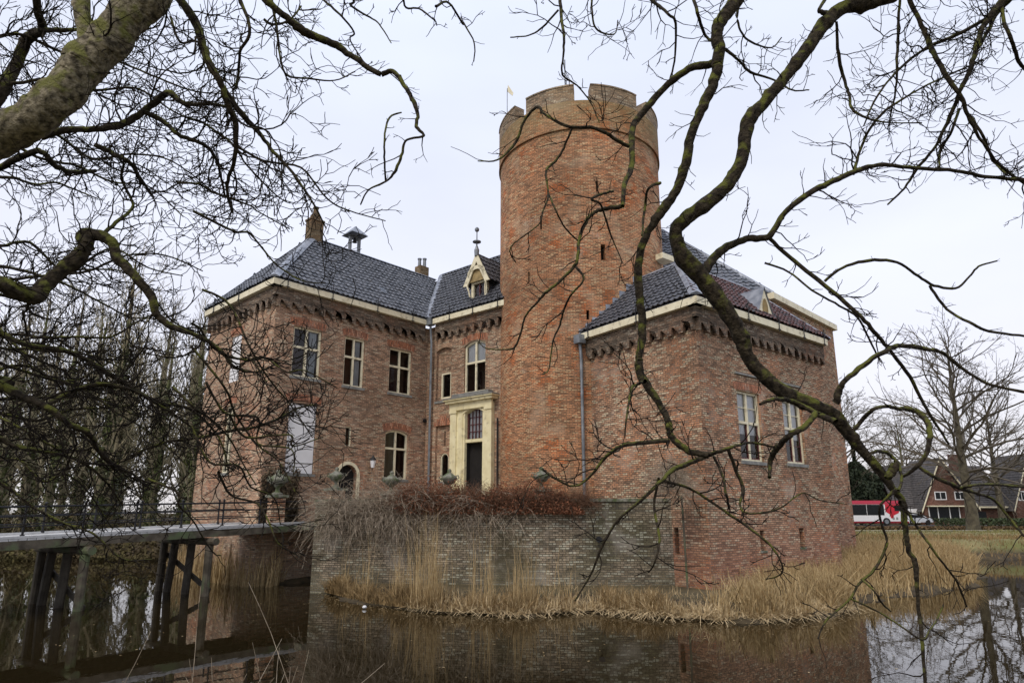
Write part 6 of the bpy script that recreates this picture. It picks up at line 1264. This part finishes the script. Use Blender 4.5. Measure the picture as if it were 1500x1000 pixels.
reeds('dry_grass', 'tufty straw grass on the far bank at the right', np.array(P_[:9000]), .1, .4, REEDD, .02, .6, zb=None, cat='grass')
P_ = np.stack([rng.uniform(-16, -8.6, 12000), rng.uniform(23.8, 33, 12000)], 1); k_ = dpoly(P_[:, 0], P_[:, 1], [(-9.2, 24.6), (-13.9, 28.7), (-13.6, 29)]) < .9; P_ = P_[k_]
reeds('reeds', 'brown reeds at the waterline of the left wing behind the bridge', P_, .3, 1.5, REED, .012, .2, zb=-.02)
# lawn blades at right
P_ = np.stack([rng.uniform(16, 75, 22000), rng.uniform(38, 62, 22000)], 1); reeds('grass', 'winter grass on the lawn beyond the moat', P_, .05, .16, GRASS, .03, .5, zb=None, cat='grass')
# stems on the near bank, lower left
out = []
for i in range(22):
    x = -2.0 + gs(0, .42); p = (x, 4.6 + gs(0, .25), .2); grow(out, p, unit((gs(.12, .35), gs(.1, .2), 1)), .0045, random.uniform(.8, 1.75), 1, seg=.16, kink=.13, kids=.2, rmin=.002)
Vv, Ff = tubes_mesh([(np.array(a), np.array(b)) for a, b in out], 4); o = raw_mesh('dry_stems', Vv, Ff, VINE); tag(o, 'thin pale dry stems rising from the near bank at lower left', 'stems', kind='stuff')
# fallen branch and litter
out = []
for dxy in ((.5, .1, .25), (-.45, .0, .1), (.1, -.1, .6), (.35, -.2, .3)):
    p = PZ(702, 893, .02); q = p + np.array(dxy) * 1.2; out.append((np.array([p, (p + q) / 2 + (0, 0, .05), q]), np.array([.02, .014, .006])))
Vv, Ff = tubes_mesh(out, 6); o = raw_mesh('fallen_branch', Vv, Ff, VINE); tag(o, 'pale forked fallen branch lying in the moat below the terrace wall', 'branch')
p = PZ(534, 889, .04); mb = MB(); mb.lathe(p, [(0, -.04), (.05, -.02), (.07, .01), (.03, .05), (0, .05)], 12); o = mb.build('litter', WHITE, smooth=True); tag(o, 'small white piece of litter floating at the edge of the reeds', 'litter')

c = np.concatenate([shore_pts0(700, 470, 1250, .1), np.stack([rng.uniform(-10, 12, 260), rng.uniform(9, 20, 260)], 1)]); c = np.c_[c[:, 0], c[:, 1] - np.r_[rng.exponential(.5, 700), np.zeros(260)], rng.uniform(.004, .012, len(c))]
an = rng.uniform(0, 6.28, len(c)); sz = rng.uniform(.012, .04, len(c)); ca, sa = np.cos(an) * sz, np.sin(an) * sz
Vv = np.stack([c + np.stack([ca, sa, 0 * ca], 1), c + np.stack([-sa * .5, ca * .5, 0 * ca], 1), c - np.stack([ca, sa, 0 * ca], 1), c + np.stack([sa * .5, -ca * .5, 0 * ca], 1)], 1).reshape(-1, 3)
o = raw_mesh('floating_leaves', Vv, np.arange(len(Vv)).reshape(-1, 4), REED); tag(o, 'scattered dead leaves floating on the moat', 'leaves', kind='stuff')
print('tris', sum(len(o.data.polygons) for o in C.objects if o.type == 'MESH'), 'objects', len(C.objects))
